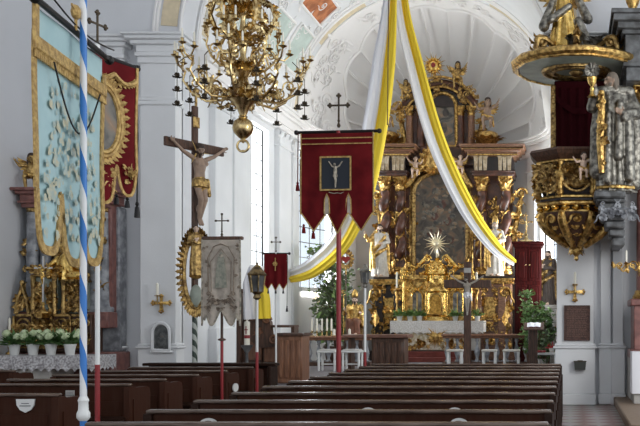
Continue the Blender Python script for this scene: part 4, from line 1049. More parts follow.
# arched main painting
def arch_poly(x0, x1, z0, zs, n=12, rise=None):
    c = (x0+x1)/2; r = (x1-x0)/2; rise = rise or r
    return [(x0, z0), (x1, z0)] + [(c + r*math.cos(PI*i/n), zs + rise*math.sin(PI*i/n)) for i in range(n+1)]
pa = arch_poly(ax(411), ax(466), az(278), az(190), 14, .6)
m = HB(); m.prism(pa, 28.46, 28.55); pt = m.build('main_painting', oil, ha)
m = HB(); pts = [V(x, 28.43, z) for x, z in pa]; m.tube(pts + [pts[0]], .075, 8); m.tube([p + V((p.x-ax(438.5))*.06, .04, (p.z-az(225))*.03) for p in pts + [pts[0]]], .06, 6); m.build('picture_frame', goldd, pt)
# figures of the painting, softly raised paint
r = random.Random(12)
m = HB()
for i in range(110):
    t = r.random(); x = ax(438) + max(-.7, min(.7, r.gauss(0, .36))); z = lerp(az(262), az(186), t); m.ball((x, 28.455, z), (r.uniform(.03, .11), .012, r.uniform(.03, .09)), 8, 5)
m.build('painted_cloud_figures', oil2, pt)
m = HB()
for x, z, s in ((440, 205, .17), (433, 216, .12), (446, 221, .14), (428, 232, .11), (450, 240, .10), (437, 232, .13)):
    m.leaf((ax(x), 28.45, az(z)-s*.6), (.4, 0, 1), (0, -1, 0), s*1.6, s*.6, .3); m.leaf((ax(x), 28.45, az(z)-s*.6), (-.7, 0, .6), (0, -1, 0), s*1.3, s*.45, .3); m.ball((ax(x)+.03, 28.445, az(z)+s*.9), (s*.3, .012, s*.36), 8, 5)
m.build('painted_red_robes', mat('painting_red', (.13, 0.055, 0.04), .5, var=.4, scale=9), pt)
# cartouche and broken pediment over the painting
m = HB(); c = V(ax(431), 28.1, az(160)); rosette(m, c, .3, 10); m.ball(c, (.24, .12, .3), 12, 8)
for a in range(14): b = 2*PI*a/14; m.leaf(c + V(.22*math.cos(b), 0, .26*math.sin(b)), V(math.cos(b), 0, math.sin(b)), (0, -1, 0), .22, .07, 1.2)
m.tube([c + V(0, .1, 0), c + V(0, .5, 0)], .08); m.build('cartouche', gold, ha)
for s in (-1, 1):
    m = HB(); cx0 = ax(438)
    pts = [V(cx0 + s*d, 28.2, az(y)) for d, y in ((.32, 164), (.55, 168), (.75, 174), (.92, 184), (1.02, 186))]
    m.tube(pts, [.07, .09, .1, .09, .05], 8); m.scroll(pts[0] + V(0, -.05, -.12), (s, 0, 0), (0, 0, 1), .17, 1.4, .05); m.build('pediment_scroll', gold, ha)
# upper stage
zu0 = ZTOP - .05
m = HB(); m.box(ax(398), ax(478), 28.3, 29.0, zu0-.5, zu0+.12, .03); m.box(ax(407), ax(470), 28.5, 29.0, zu0, az(84), .02)
m.box(ax(384), ax(410), 28.5, 29.0, az(150), zu0+.12, .03); m.box(ax(466), ax(490), 28.5, 29.0, az(150), zu0+.12, .03)
m.build('upper_stage', brownmarble, ha)
for px in (407, 418, 459, 470):
    x = ax(px); m = HB(); m.lathe([(.16, 0), (.16, .07), (.12, .12), (.11, .2), (.1, az(108)-zu0-.3), (.12, az(108)-zu0-.26)], 14, (x, 28.4, zu0+.1)); c = m.build('upper_column', brownwood if px in (407, 470) else brownmarble, ha)
    m = HB(); capital(m, (x, 28.4, az(108)-.16), .1, .3, 6); m.build('capital', gold, c)
pa = arch_poly(ax(427), ax(455), zu0+.12, az(104), 12, .42)
m = HB(); m.prism(pa, 28.4, 28.5); pt = m.build('upper_painting', oil2, ha)
m = HB(); pts = [V(x, 28.38, z) for x, z in pa]; m.tube(pts + [pts[0]], .07, 8); m.build('picture_frame', gold, pt)
m = HB()
for x, z, s in ((441, 125, .14), (436, 116, .1), (444, 110, .1), (440, 138, .14), (434, 133, .08)): m.ball((ax(x), 28.395, az(z)), (s, .014, s*1.25), 8, 5)
m.build('painted_figure', oil, pt)
# curved top cornice
for nm, mt, rr, th, dy in (('top_cornice', brownmarble, 0, .12, 0), ('gilt_moulding', gold, .15, .045, -.12), ('gilt_moulding', gold, -.13, .04, -.08)):
    m = HB(); c = ax(439)
    pts = [V(c + (1.02+rr*.3)*q, 28.3+dy, az(101) + rr + .62*math.cos(min(1, abs(q))*PI/2)**.8) for q in [i/12-1 for i in range(25)]]
    pts = [pts[0] + V(-.12, 0, 0)] + pts + [pts[-1] + V(.12, 0, 0)]
    m.tube(pts, th, 8); m.build(nm, mt, ha)
m = HB(); c = ax(439)
m.prism([(c + 1.0*q, az(101) + .6*math.cos(abs(q)*PI/2)**.8) for q in [i/12-1 for i in range(25)]] + [(c+1.0, az(104)), (c-1.0, az(104))], 28.35, 28.9); m.build('top_gable', blackm, ha)
# sunburst on top
m = HB(); c = V(ax(432.5), 28.2, az(64)); rays(m, c, .14, .43, 28, 3, .04); m.ball(c, (.17, .07, .17), 14, 8); m.tube([c, c + V(0, .1, -.45)], .03)
for a in range(12): m.ball(c + V(.2*math.cos(a*PI/6), -.02, .2*math.sin(a*PI/6)), .05, 7, 4)
sb = m.build('sunburst', goldb, ha)
m = HB(); m.ball(c + V(0, -.06, .01), (.07, .04, .08), 10, 6); m.build('red_heart', redpaint, sb)
# carved gilt foliage crowning and edging the altar
m = HB()
foliage(m, ax(404), ax(420), az(100), az(80), 28.15, 12, .16, 31, False); foliage(m, ax(458), ax(476), az(100), az(84), 28.15, 12, .16, 32, False)
foliage(m, ax(424), ax(448), az(88), az(76), 28.15, 7, .15, 33); m.build('top_foliage', goldd, ha)
for k, (x0, x1, y0, y1) in enumerate(((394, 404, 150, 100), (474, 484, 150, 100), (510, 523, 240, 188), (371, 381, 240, 190))):
    m = HB(); a, b = ax(x0), ax(x1); side = -1 if x0 < 437 else 1
    pts = [V(lerp(a, b, .5 - side*.3*math.cos(i/8*PI*1.0)), 28.6, lerp(az(y0), az(y1), i/8)) for i in range(9)]
    m.tube(pts, [.05, .07, .09, .09, .08, .08, .07, .06, .05], 7); foliage(m, a, b, az(y0-3), az(y1+3), 28.5, 16, .17, 40+k, False); m.scroll(pts[0] + V(0, -.1, .1), (side, 0, 0), (0, 0, 1), .22, 1.4, .05); m.scroll(pts[-1] + V(0, -.1, -.1), (side, 0, 0), (0, 0, 1), .18, 1.4, .045)
    m.build('side_wing_carving', gold, ha)
for k, px in enumerate((386, 487)):
    m = HB(); x = ax(px); zt = az(150)
    m.lathe([(.3, 0), (.34, .08), (.22, .16), (.2, .2), (.3, .3), (.36, .42), (.3, .56), (.16, .62)], 16, (x, 28.2, zt-.02))
    for a in range(10): b = 2*PI*a/10; d = V(math.cos(b), math.sin(b), 0); m.leaf(V(x, 28.2, zt+.2) + d*.24, V(d.x*.5, d.y*.5, 1), d, .42, .1, 1.2)
    m.build('gilt_shell_urn', gold, ha)
for k, (a, b, Y, n) in enumerate(((404, 411, 28.5, 16), (467, 474, 28.5, 16), (386, 398, 28.66, 20), (487, 501, 28.66, 22))):
    m = HB(); foliage(m, ax(a), ax(b), az(270), az(195), Y, n, .17, 50+k, False); m.tube([V(ax((a+b)/2), Y, az(272)), V(ax((a+b)/2), Y, az(193))], .03, 6); m.build('panel_carving', gold, ha)

# ---- figures of the altar
def saint(name, label, cat, loc, h, robe, mantle, hair=hairm, beard=True, mitre=None, staff=None, pose=0, seed=0, rz=0, hatmat=None, group=None):
    t = thing(name, label, cat, loc, group, rz)
    sk, RB, MT, HR = 0, 1, 2, 3
    pr = [loft([(0, 0, .02, .27, .22), (.12, 0, .01, .26, .21), (.5, .01, 0, .215, .18), (.92, .015, 0, .19, .155), (1.1, .01, 0, .175, .14), (1.3, 0, 0, .2, .14), (1.40, 0, 0, .19, .115), (1.47, 0, 0, .08, .07)], RB, 9, .11, seed),
          cap((0, 0, 1.42), (0, -.01, 1.52), .055, None, sk)]
    pr += head((.01, -.03, 1.60), sk, HR, beard, True, V(.25*(1 if pose % 2 else -1), -1, -.15))
    if pose == 0:      # one hand raised, the other at the breast
        L = ((.2, 0, 1.38), (.34, -.1, 1.15), (.38, -.25, 1.42)); Rr = ((-.2, 0, 1.38), (-.29, -.12, 1.12), (-.06, -.27, 1.18))
    elif pose == 1:
        L = ((.2, 0, 1.38), (.30, -.1, 1.12), (.16, -.28, 1.08)); Rr = ((-.2, 0, 1.38), (-.36, -.08, 1.16), (-.42, -.24, 1.35))
    elif pose == 2:
        L = ((.2, 0, 1.38), (.42, -.08, 1.42), (.6, -.16, 1.62)); Rr = ((-.2, 0, 1.38), (-.32, -.12, 1.12), (-.16, -.3, 1.06))
    else:
        L = ((.2, 0, 1.38), (.3, -.12, 1.12), (.05, -.27, 1.2)); Rr = ((-.2, 0, 1.38), (-.3, -.12, 1.12), (-.05, -.28, 1.22))
    for q, A in ((1, L), (-1, Rr)):
        pr += arm(V(*A[0]), V(*A[1]), V(*A[2]), RB if q > 0 else MT, .075, .062, .05)
        d = (V(*A[2])-V(*A[1])).normalized(); pr += hand(V(*A[2]), d, V(-q, -.3, 0), sk, 1.0, .5)
    # mantle falling from the shoulders and swept over the hip
    pr += [cap((-.19, .0, 1.40), (-.26, .06, .9), .07, .09, MT), cap((-.26, .06, .9), (-.27, .06, .25), .09, .10, MT), cap((.2, .04, 1.38), (.25, .1, .8), .06, .07, MT), cap((.25, .1, .8), (.24, .1, .2), .07, .08, MT),
           cap((.18, -.09, 1.3), (.0, -.17, 1.02), .05, .06, MT), cap((0, -.17, 1.02), (-.22, -.12, .84), .06, .08, MT), cap((.24, -.02, .95), (0, -.19, .78), .05, .06, MT), cap((.0, -.19, .78), (-.22, -.12, .6), .06, .06, MT), cap((-.2, -.14, .8), (-.16, -.2, .3), .06, .05, MT),
           cap((-.15, -.02, 1.42), (.15, -.02, 1.42), .06, None, MT)]
    pr += [ell((.09, -.2, .03), (.05, .1, .035), sk), ell((-.09, -.2, .03), (.05, .1, .035), sk)]
    figure('statue_body', pr, [fleshl, robe, mantle, hair], t, .0125, h/1.72)
    k = h/1.72
    if mitre:
        m = MB(); m.lathe([(.085*k, 0), (.1*k, .02*k), (.105*k, .1*k), (.07*k, .2*k), (.012*k, .27*k)], 14, (.01*k, -.01*k, 1.66*k), 1, .75); m.build('mitre', mitre, t)
    if staff:
        x, y, zb, zt2 = staff; m = MB(); m.tube([(x*k, y*k, zb*k), (x*k, y*k, zt2*k)], .016*k, 8); m.scroll((x*k, y*k, (zt2+.07)*k), (0, 0, -1), (1, 0, 0), .09*k, 1.3, .018*k); m.build('crozier', gold, t)
    return t
saint('saint_statue', 'gilt robed saint statue on left side of the high altar', 'statue', (ax(380, 27.55), 27.55, az(283)+.165), az(228)-az(283)-.1, whiterobe, gold, pose=1, seed=1)
st = saint('saint_statue', 'bishop saint statue with mitre on right side of the high altar', 'statue', (ax(495, 27.75), 27.72, az(282)+.165), 1.62, whiterobe, gold, hair=mat('grey_hair', (.3, .28, .25), .8), mitre=gold, staff=(-.42, -.27, .05, 1.75), pose=1, seed=2)
def putto(name, label, loc, h, wings=True, pose=0, mats=None, cat='cherub', rz=0):
    t = thing(name, label, cat, loc, None, rz)
    pr = [ell((0, 0, .62), (.13, .11, .18), 0), ell((0, -.02, .46), (.12, .11, .11), 0), cap((0, 0, .75), (0, 0, .85), .06, None, 0)] + head((.02, -.03, .95), 0, 2, False, True, V(.3, -1, -.1), 1.25)
    for s in (-1, 1):
        sh = V(.13*s, 0, .74); el = V(.27*s, -.05, .70 + .1*(pose == s)); wr = V(.36*s, -.12, .82 + .12*(pose == s)); pr += [cap(sh, el, .055, .045, 0), cap(el, wr, .045, .033, 0)] + hand(wr, (wr-el), V(-s, -.2, 0), 0, .8)
        kn = V(.13*s, -.2, .36 - .04*s); an = V(.11*s, -.12, .08 + .05*s); pr += [cap((.08*s, 0, .42), kn, .085, .065, 0), cap(kn, an, .06, .04, 0), cap(an, an + V(.02*s, -.1, -.03), .035, .03, 0)]
    pr += [cap((-.15, -.08, .5), (.16, -.1, .42), .05, .05, 1), cap((.16, -.1, .42), (.2, .02, .15), .05, .03, 1)]
    figure('cherub_body', pr, mats or [fleshl, gold, hairm], t, .014, h)
    if wings:
        for s in (-1, 1):
            m = MB()
            for q in range(6): m.leaf((.06*s*h, .1*h, .72*h), V(s*(1-.1*q), .25, .75-.25*q), V(0, -1, .2), (.42-.035*q)*h, .07*h, .5, 1)
            m.build('wing', gold, t)
    return t
putto('cherub', 'gilt cherub seated on the right curve of the altar top cornice', (ax(457), 28.15, az(88)), .76, True, 1, [goldd, gold, hairm])
putto('cherub', 'small gilt cherub at the left end of the altar top cornice', (ax(405), 28.1, az(101)), .62, True, -1, [goldd, gold, hairm])
putto('cherub', 'pale cherub perched on the right gilt shell urn of the altar', (ax(487), 28.15, az(150)+.6), .92, True, 1, [flesh, gold, hairm])
putto('cherub', 'pale cherub perched on the left gilt shell urn of the altar', (ax(386), 28.15, az(150)+.6), .92, True, -1, [flesh, gold, hairm])
putto('cherub', 'pale cherub on the right scroll above the main painting', (ax(460), 28.05, az(176)), .62, True, 1)
putto('cherub', 'pale cherub on the left scroll above the main painting', (ax(415), 28.05, az(178)), .62, True, -1)

# ---- altar table, cloth, flowers, tabernacle
ZT = 26.8
def tx(x): return (x-VX)*ZT/F
def tz(y): return EYE + (VY-y)*ZT/F
ztab = tz(321)
t = thing('altar_table', 'stepped altar table with gold sun antependium before the high altar', 'altar table', (tx(437), 27.2, PF))
m = MB(t); m.box(tx(396), tx(478), 26.85, 27.6, PF+.3, ztab-.05, .02); m.box(tx(390), tx(484), 26.75, 27.65, ztab-.06, ztab-.01, .015); m.build('table_block', stone, t)
m = MB(t); m.box(tx(405), tx(466), 26.80, 26.86, tz(350), ztab-.1, .01); an = m.build('antependium', mat('gold_and_white_brocade', (.80, .75, .64), .6, col2=(.52, .42, .24), scale=16), t)
m = MB(t); c = V(tx(436.5), 26.74, tz(337)); rays(m, c, .14, .38, 22, 5, .02); m.ball(c, (.13, .03, .13), 12, 6); foliage(m, tx(406), tx(465), tz(349), tz(340), 26.79, 14, .13, 61)
m.build('sun_emblem', gold, an)
m = MB(t); m.box(tx(398), tx(470), 26.2, 26.9, PF, PF+.13, .01); m.box(tx(402), tx(468), 26.5, 26.9, PF+.13, PF+.29, .01); m.build('altar_step', redcarpet, t)
# lace cloth
c = MB()
def scal(u): return tz(334) + .05*abs(math.sin(14*PI*u))
c.box(tx(390.5), tx(483.5), 26.74, 27.66, ztab-.008, ztab+.006)
c.sheet(lambda u, v: V(lerp(tx(390.5), tx(483.5), u), 26.735 - .012*math.sin(40*u)*v, lerp(ztab+.004, scal(u), v)), 112, 5, (0, .006, 0))
for xx in (tx(390.4), tx(483.4)): c.sheet(lambda u, v: V(xx, lerp(26.74, 27.6, u), lerp(ztab, tz(332), v)), 6, 3, (.006, 0, 0))
tag(c.build('altar_cloth', lacef), 'white lace cloth with scalloped edge on the high altar table', 'altar cloth')
def flowerpot(label, loc, pm, blm, r=.11, h=.2, spread=.2, nl=30, nb=0, seed=0, group=None, name='flower_pot', lm=leafl, balls=0):
    t = thing(name, label, 'flower pot', loc, group); rr = random.Random(seed)
    MB().lathe([(r*.72, 0), (r*.98, h*.85), (r*1.08, h*.86), (r*1.08, h), (r*.9, h), (r*.86, h*.88)], 16).build('pot', pm, t)
    m = MB()
    for i in range(nl):
        a = rr.uniform(0, 2*PI); el = rr.uniform(.1, 1.2); d = V(math.cos(a)*math.cos(el), math.sin(a)*math.cos(el), math.sin(el)); m.leaf(V(0, 0, h*.9) + d*rr.uniform(.02, spread*.7), d + V(0, 0, .2), V(0, 0, 1) if el < 1 else V(1, 0, 0), spread*rr.uniform(.5, .9), spread*.2, -.7, 1, 5)
    m.build('leaves', lm, t)
    if balls:
        for i in range(balls):
            a = 2*PI*i/balls + seed; q = MB(); c0 = V(math.cos(a)*spread*.6, math.sin(a)*spread*.6, h + spread*(.55 + .25*(i % 2)))
            for k in range(46):
                d = V(rr.gauss(0, 1), rr.gauss(0, 1), rr.gauss(0, 1)).normalized(); q.leaf(c0 + d*spread*.22, d.orthogonal(), d, spread*.16, spread*.09, .6, 1, 3)
            q.ball(c0, spread*.24, 10, 7); q.build('flower_head', blm, t)
    elif nb:
        m = MB()
        for i in range(nb):
            d = V(rr.gauss(0, 1), rr.gauss(0, 1), abs(rr.gauss(0, 1))).normalized(); m.ball(V(0, 0, h) + d*spread*.95, .025, 6, 4)
        m.build('blossoms', blm, t)
    return t
for i, px in enumerate((399, 409.5, 419, 455, 466, 477)):
    side = 'left' if i < 3 else 'right'
    flowerpot(f'white pot of green leaves, {ORD[i % 3]} from the left on {side} half of high altar', (tx(px), 26.88, ztab+.006), whitepaint, leafl, .085, .14, .21, 46, 0, i, 'potted plants on the high altar')
# tabernacle
ZB = 27.25
def bx_(x): return (x-VX)*ZB/F
def bz_(y): return EYE + (VY-y)*ZB/F
t = thing('tabernacle', 'bright gilt tabernacle with domed centre and glazed reliquaries on the high altar', 'tabernacle', (bx_(437.5), ZB, ztab+.006))
zb = ztab+.006
m = MB(t); m.box(bx_(402), bx_(474), 27.15, 27.62, zb, zb+.14, .02); m.box(bx_(404), bx_(472), 27.3, 27.62, zb+.1, bz_(276), .02); m.build('body', gold, t)
m = MB(t); R0 = .36; H0 = bz_(276)-zb
m.lathe([(R0*1.1, 0), (R0*1.1, .12), (R0*.92, .16), (R0*.9, H0*.62), (R0*1.06, H0*.66), (R0*1.0, H0*.72), (R0*.78, H0*.8), (R0*.8, H0)], 28, (bx_(437.5), 27.22, zb)); dr = m.build('central_drum', goldb, t)
m = MB(t); c0 = V(bx_(437.5), 26.885, zb+.18); m.prism(arch_poly(c0.x-.17, c0.x+.17, c0.z, c0.z+.42, 10), 26.875, 26.9); m.build('tabernacle_door', mat('deep_gold_relief', (.72, .42, .10), .35, 1.0, col2=(.35, .18, .04), scale=18, bump=.9, bscale=26), dr)
m = MB(t); m.tube([V(x, 26.87, z) for x, z in arch_poly(c0.x-.18, c0.x+.18, c0.z, c0.z+.42, 10)], .028, 6); foliage(m, c0.x-.3, c0.x+.3, c0.z+.66, bz_(277), 26.9, 12, .12, 71); m.build('door_surround', gold, dr)
for s in (-1, 1):
    for q in (.29, .95):
        m = MB(t); x = bx_(437.5) + s*q; m.lathe([(.07, 0), (.07, .05), (.045, .08), (.05, .3), (.038, H0*.78), (.06, H0*.8), (.075, H0*.9)], 12, (x, 27.08 + .04*(q > .5), zb+.12)); m.build('colonette', goldb, t)
    x = bx_(437.5) + s*.585
    m = MB(t); m.prism(arch_poly(x-.13, x+.13, zb+.2, zb+.72, 8), 27.2, 27.31); rl = m.build('reliquary', mat('reliquary_glass', (.10, .09, .08), .12, 0, col2=(.28, .26, .24), scale=9), t)
    m = MB(t); m.tube([V(a, 27.19, b) for a, b in arch_poly(x-.15, x+.15, zb+.18, zb+.72, 8)] , .024, 6); m.box(x-.012, x+.012, 27.17, 27.2, zb+.2, zb+.8); foliage(m, x-.2, x+.2, zb+.86, bz_(278), 27.22, 6, .11, 72); m.build('reliquary_frame', goldb, rl)
    m = MB(t); pts = [V(bx_(437.5) + s*d, 27.15, bz_(y)) for d, y in ((1.0, 282), (1.02, 272), (.85, 264), (.6, 268), (.42, 262), (.25, 255))]; m.tube(pts, [.05, .06, .065, .06, .06, .05], 8); m.scroll(pts[1] + V(-s*.1, -.03, 0), (s, 0, 0), (0, 0, 1), .12, 1.4, .035); m.scroll(pts[-1] + V(s*.02, -.03, -.12), (-s, 0, 0), (0, 0, 1), .11, 1.4, .03)
    foliage(m, min(bx_(437.5)+s*.2, bx_(437.5)+s*1.0), max(bx_(437.5)+s*.2, bx_(437.5)+s*1.0), bz_(280), bz_(266), 27.12, 14, .14, 80, False); m.build('volute', goldb, t)
    m = MB(t); x = bx_(437.5)+s*.88; m.lathe([(.07, 0), (.03, .06), (.05, .14), (.02, .2), (.06, .3), (.07, .32)], 12, (x, 27.1, bz_(270))); m.build('urn', gold, t)
m = MB(t); m.box(bx_(401), bx_(475), 27.08, 27.62, bz_(280), bz_(275), .02)
m.build('cornice', gold, t)
m = MB(t); m.lathe([(.3, 0), (.34, .05), (.3, .1), (.3, .22), (.2, .36), (.1, .42), (.06, .46), (.1, .5), (.04, .54)], 20, (bx_(437.5), 27.2, bz_(276))); foliage(m, bx_(429), bx_(446), bz_(274), bz_(262), 26.95, 8, .12, 73); m.build('dome', goldb, t)
m = MB(t); c = V(bx_(437), 27.12, bz_(244)); rays(m, c, .1, .42, 18, 9, .03); m.ball(c, (.09, .04, .09), 12, 6); m.tube([c, V(bx_(437), 27.2, bz_(262))], .025); m.build('star_monstrance', mat('pale_gilding', (.9, .82, .62), .3, .9), t)
# two tall altar candlesticks
def candlestick(name, label, loc, h, ch, r, mt, cm=wax, group=None, cr=None):
    t = thing(name, label, 'candlestick', loc, group)
    MB().lathe([(r, 0), (r*.95, h*.06), (r*.35, h*.12), (r*.28, h*.2), (r*.5, h*.28), (r*.3, h*.36), (r*.22, h*.5), (r*.42, h*.62), (r*.24, h*.72), (r*.2, h*.84), (r*.75, h*.93), (r*.8, h*.95), (r*.3, h)], 14).build('stand', mt, t)
    cr = cr or r*.3
    MB().lathe([(cr, h*.97), (cr, h+ch-.01), (cr*.5, h+ch), (.004, h+ch+.02)], 10).build('candle', cm, t)
    return t
candlestick('altar_candlestick', 'gilt candlestick left of the tabernacle', (bx_(402)-.1, 27.0, zb), .95, .45, .1, gold)
candlestick('altar_candlestick', 'gilt candlestick right of the tabernacle', (bx_(474)+.1, 27.0, zb), .95, .45, .1, gold)
# ================================================================== CHANCEL FURNITURE
def at(x, Z, z=PF): return ((x-VX)*Z/F, Z, z)
# carved choir stall, left
Z = 17.9; s = Z/F
def zz(y): return EYE + (VY-y)*s
def xx(x): return (x-VX)*s
t = thing('choir_stall', 'dark carved wooden choir stall with stepped scrolled end at left chancel wall', 'choir stall', (xx(252), Z+.3, PF))
m = MB(t); m.box(xx(236), xx(262), Z, Z+.6, PF, zz(320), .02); m.box(xx(262), xx(279), Z+.02, Z+.6, PF, zz(342), .02); m.build('body', dkoak, t)
m = MB(t); m.box(xx(237.5), xx(243), Z-.08, Z+.3, PF, zz(292), .02); m.box(xx(236.5), xx(244), Z-.1, Z+.3, zz(293), zz(289), .02); m.build('tall_post', dkoak, t)
m = MB(t)
prof = [(xx(250), zz(320)), (xx(250), zz(296)), (xx(256), zz(291)), (xx(262), zz(293)), (xx(268), zz(297)), (xx(268.5), zz(303)), (xx(265), zz(307)), (xx(266), zz(316)), (xx(271), zz(322)), (xx(272), zz(334)), (xx(278), zz(340)), (xx(279), zz(346)), (xx(262), zz(348)), (xx(250), zz(340))]
m.prism(prof, Z-.06, Z+.1); m.build('scrolled_end', dkoak, t)
m = MB(t)
for (px, py, r_) in ((264, 301, .1), (268, 320, .09), (275, 340, .1)): m.scroll((xx(px), Z-.07, zz(py)), (1, 0, 0), (0, 0, 1), r_, 1.4, .025)
foliage(m, xx(251), xx(263), zz(340), zz(300), Z-.06, 8, .09, 5, False); m.build('carving', oak, t)
m = MB(t); m.box(xx(246), xx(262), Z-.02, Z, zz(360), zz(326), .02); m.box(xx(264), xx(277), Z-.0, Z+.02, zz(362), zz(346), .02); m.build('panel', oak, t)
m = MB(t); m.box(xx(262), xx(290), Z-.05, Z+.6, zz(327.5), zz(325), .01); m.box(xx(288), xx(291), Z+.2, Z+.5, PF, zz(326)); m.build('book_ledge', dkoak, t)
# ambo with fluted oak front
Z = 17.0; s = Z/F
t = thing('ambo', 'brown oak reading desk with vertical panels beside the chancel step', 'reading desk', (xx(290), Z+.3, PF))
m = MB(t); m.box(xx(277), xx(302), Z, Z+.5, PF, zz(335), .02)
m.build('body', oak, t)
for i in range(4):
    a = lerp(xx(278.5), xx(301), i/4); b = lerp(xx(278.5), xx(301), (i+1)/4); m = MB(t); m.box(a+.015, b-.015, Z-.02, Z+.01, PF+.1, zz(340), .012); m.build('front_panel', oak, t)
m = MB(t); m.box(xx(275.5), xx(304), Z-.06, Z+.56, zz(336), zz(333), .012); m.build('top', dkoak, t)
# paschal candle
Z = 16.95
t = thing('paschal_candlestick', 'tall metal candlestick with thick decorated ivory candle before the choir stall', 'candlestick', at(247, Z))
s = Z/F; B = PF
m = MB(); H = zz(345)-PF; m.lathe([(.14, 0), (.15, .02), (.1, .05), (.03, .1), (.028, H*.3), (.05, H*.36), (.026, H*.42), (.024, H*.8), (.05, H*.85), (.10, H*.96), (.11, H)], 16); m.build('stand', darkgrey, t)
m = MB(); m.lathe([(.05, H), (.05, H+.42), (.02, H+.43), (.004, H+.47)], 16); c = m.build('candle', wax, t)
m = MB(); m.lathe([(.052, H+.12), (.054, H+.13), (.054, H+.17), (.052, H+.18)], 16); m.box(-.008, .008, -.056, -.04, H+.2, H+.34); m.box(-.03, .03, -.056, -.04, H+.27, H+.285); m.build('painted_decoration', redpaint, c)
# stools with white legs
def stool(label, px, Z, w=.48):
    t = thing('altar_stool', label, 'stool', at(px, Z), 'white-legged stools in the chancel')
    h = .47; MB().box(-w/2, w/2, -.2, .2, h-.05, h, .012).build('seat', whitepaint, t)
    MB().box(-w/2+.03, w/2-.03, -.18, .18, h, h+.03, .012).build('cushion', mat('pale_grey_cushion', (.5, .48, .46), .9), t)
    for sx in (-1, 1):
        for sy in (-1, 1):
            m = MB(); m.lathe([(.018, 0), (.022, .02), (.03, h*.5), (.024, h*.55), (.03, h-.05)], 8, (sx*(w/2-.04), sy*.16, 0)); m.build('leg', whitepaint, t)
    m = MB(); m.box(-w/2+.05, w/2-.05, -.01, .01, .14, .17); m.build('stretcher', whitepaint, t); return t
stool('white-legged stool beside the brown reading desk, first from the left', 291.5, 21.5, .44)
stool('white-legged stool in front of the candle rail, left of the red banner pole', 328.5, 21.5, .44)
stool('white-legged stool in front of the candle rail, right of the red banner pole', 352.5, 21.5, .44)
# communion rails
def rail(label, x0, x1, Z, ytop, ntop, bal_mat, seed=0):
    s = Z/F; a = (x0-VX)*s; b = (x1-VX)*s; zt = EYE + (VY-ytop)*s
    t = thing('communion_rail', label, 'rail', ((a+b)/2, Z, PF)); w = (b-a)/2; h = zt-PF
    m = MB(); m.box(-w, w, -.14, .14, h-.06, h, .015); m.box(-w+.02, w-.02, -.1, .1, h-.11, h-.055, .01); m.build('top_rail', oak, t)
    m = MB(); m.box(-w+.02, w-.02, -.1, .1, 0, .1, .01); m.build('foot_rail', dkoak, t)
    for i in range(ntop):
        x = lerp(-w+.14, w-.14, i/(ntop-1)); q = h-.2
        m = MB(); m.box(x-.06, x+.06, -.06, .06, .1, .15, .01); m.lathe([(.05, .15), (.035, .15+q*.08), (.075, .15+q*.3), (.07, .15+q*.38), (.03, .15+q*.62), (.028, .15+q*.72), (.05, .15+q*.8), (.04, .1+q)], 12, (x, 0, 0)); m.box(x-.055, x+.055, -.055, .055, .08+q, h-.1, .008); m.build('baluster', bal_mat, t)
    return t, zt
_, zr = rail('wooden communion rail carrying candles, left of the altar table', 304, 372, 24.0, 336, 7, greymarble)
rail('wooden communion rail with pale balusters, right of the altar table', 442, 532, 24.0, 334, 9, greymarble)
# candles on the left rail
for i, px in enumerate((312, 317, 322, 327, 331.5)):
    candlestick('rail_candle', f'tall white candle on left rail, {ORD[i]} from the left of its row of five', at(px, 24.0, zr), .14, .30, .055, brass, wax, 'tall candles on the left rail', .024)
for px, nm in ((334, 'short thick white candle on left rail, left of the red banner pole'), (349.5, 'short thick white candle on left rail, below the seated bishop figure')):
    t = thing('pillar_candle', nm, 'candle', at(px, 23.95, zr))
    MB().lathe([(.06, 0), (.065, .012), (.05, .02)], 12).build('saucer', brass, t); MB().lathe([(.035, .012), (.035, .17), (.012, .175), (.003, .195)], 12).build('candle', wax, t)
# white paschal-like flat candle stand by the ambo
t = thing('floor_candle', 'thick white floor candle standing right of the oak reading desk', 'candle', at(302.5, 20.0))
MB().lathe([(.12, 0), (.12, .03), (.07, .05)], 14).build('base', whitepaint, t); MB().lathe([(.06, .05), (.06, .75), (.02, .76), (.004, .79)], 14).build('candle', whitepaint, t)
# wooden people's altar / desk
Z = 22.0; s = Z/F
t = thing('wooden_table', 'brown wooden side table with thick top and carved dark body before the altar', 'table', (xx(380), Z+.3, PF))
m = MB(t); m.box(xx(343), xx(408), Z-.05, Z+.7, zz(338), zz(334.5), .015); m.build('table_top', mat('reddish_brown_top', (.21, .10, .07), .4, var=.3, scale=4, stretch=(2, 8, 8)), t)
m = MB(t); m.box(xx(371), xx(404), Z+.05, Z+.6, PF, zz(338), .02); m.build('body', dkoak, t)
for i in range(5):
    a = lerp(xx(372), xx(403), i/5); b = lerp(xx(372), xx(403), (i+1)/5); m = MB(t); m.box(a+.02, b-.02, Z+.02, Z+.06, PF+.1, zz(342), .015); m.build('front_panel', dkoak, t)
m = MB(t); m.box(xx(347), xx(350), Z+.1, Z+.5, PF, zz(338), .01); m.build('leg', dkoak, t)
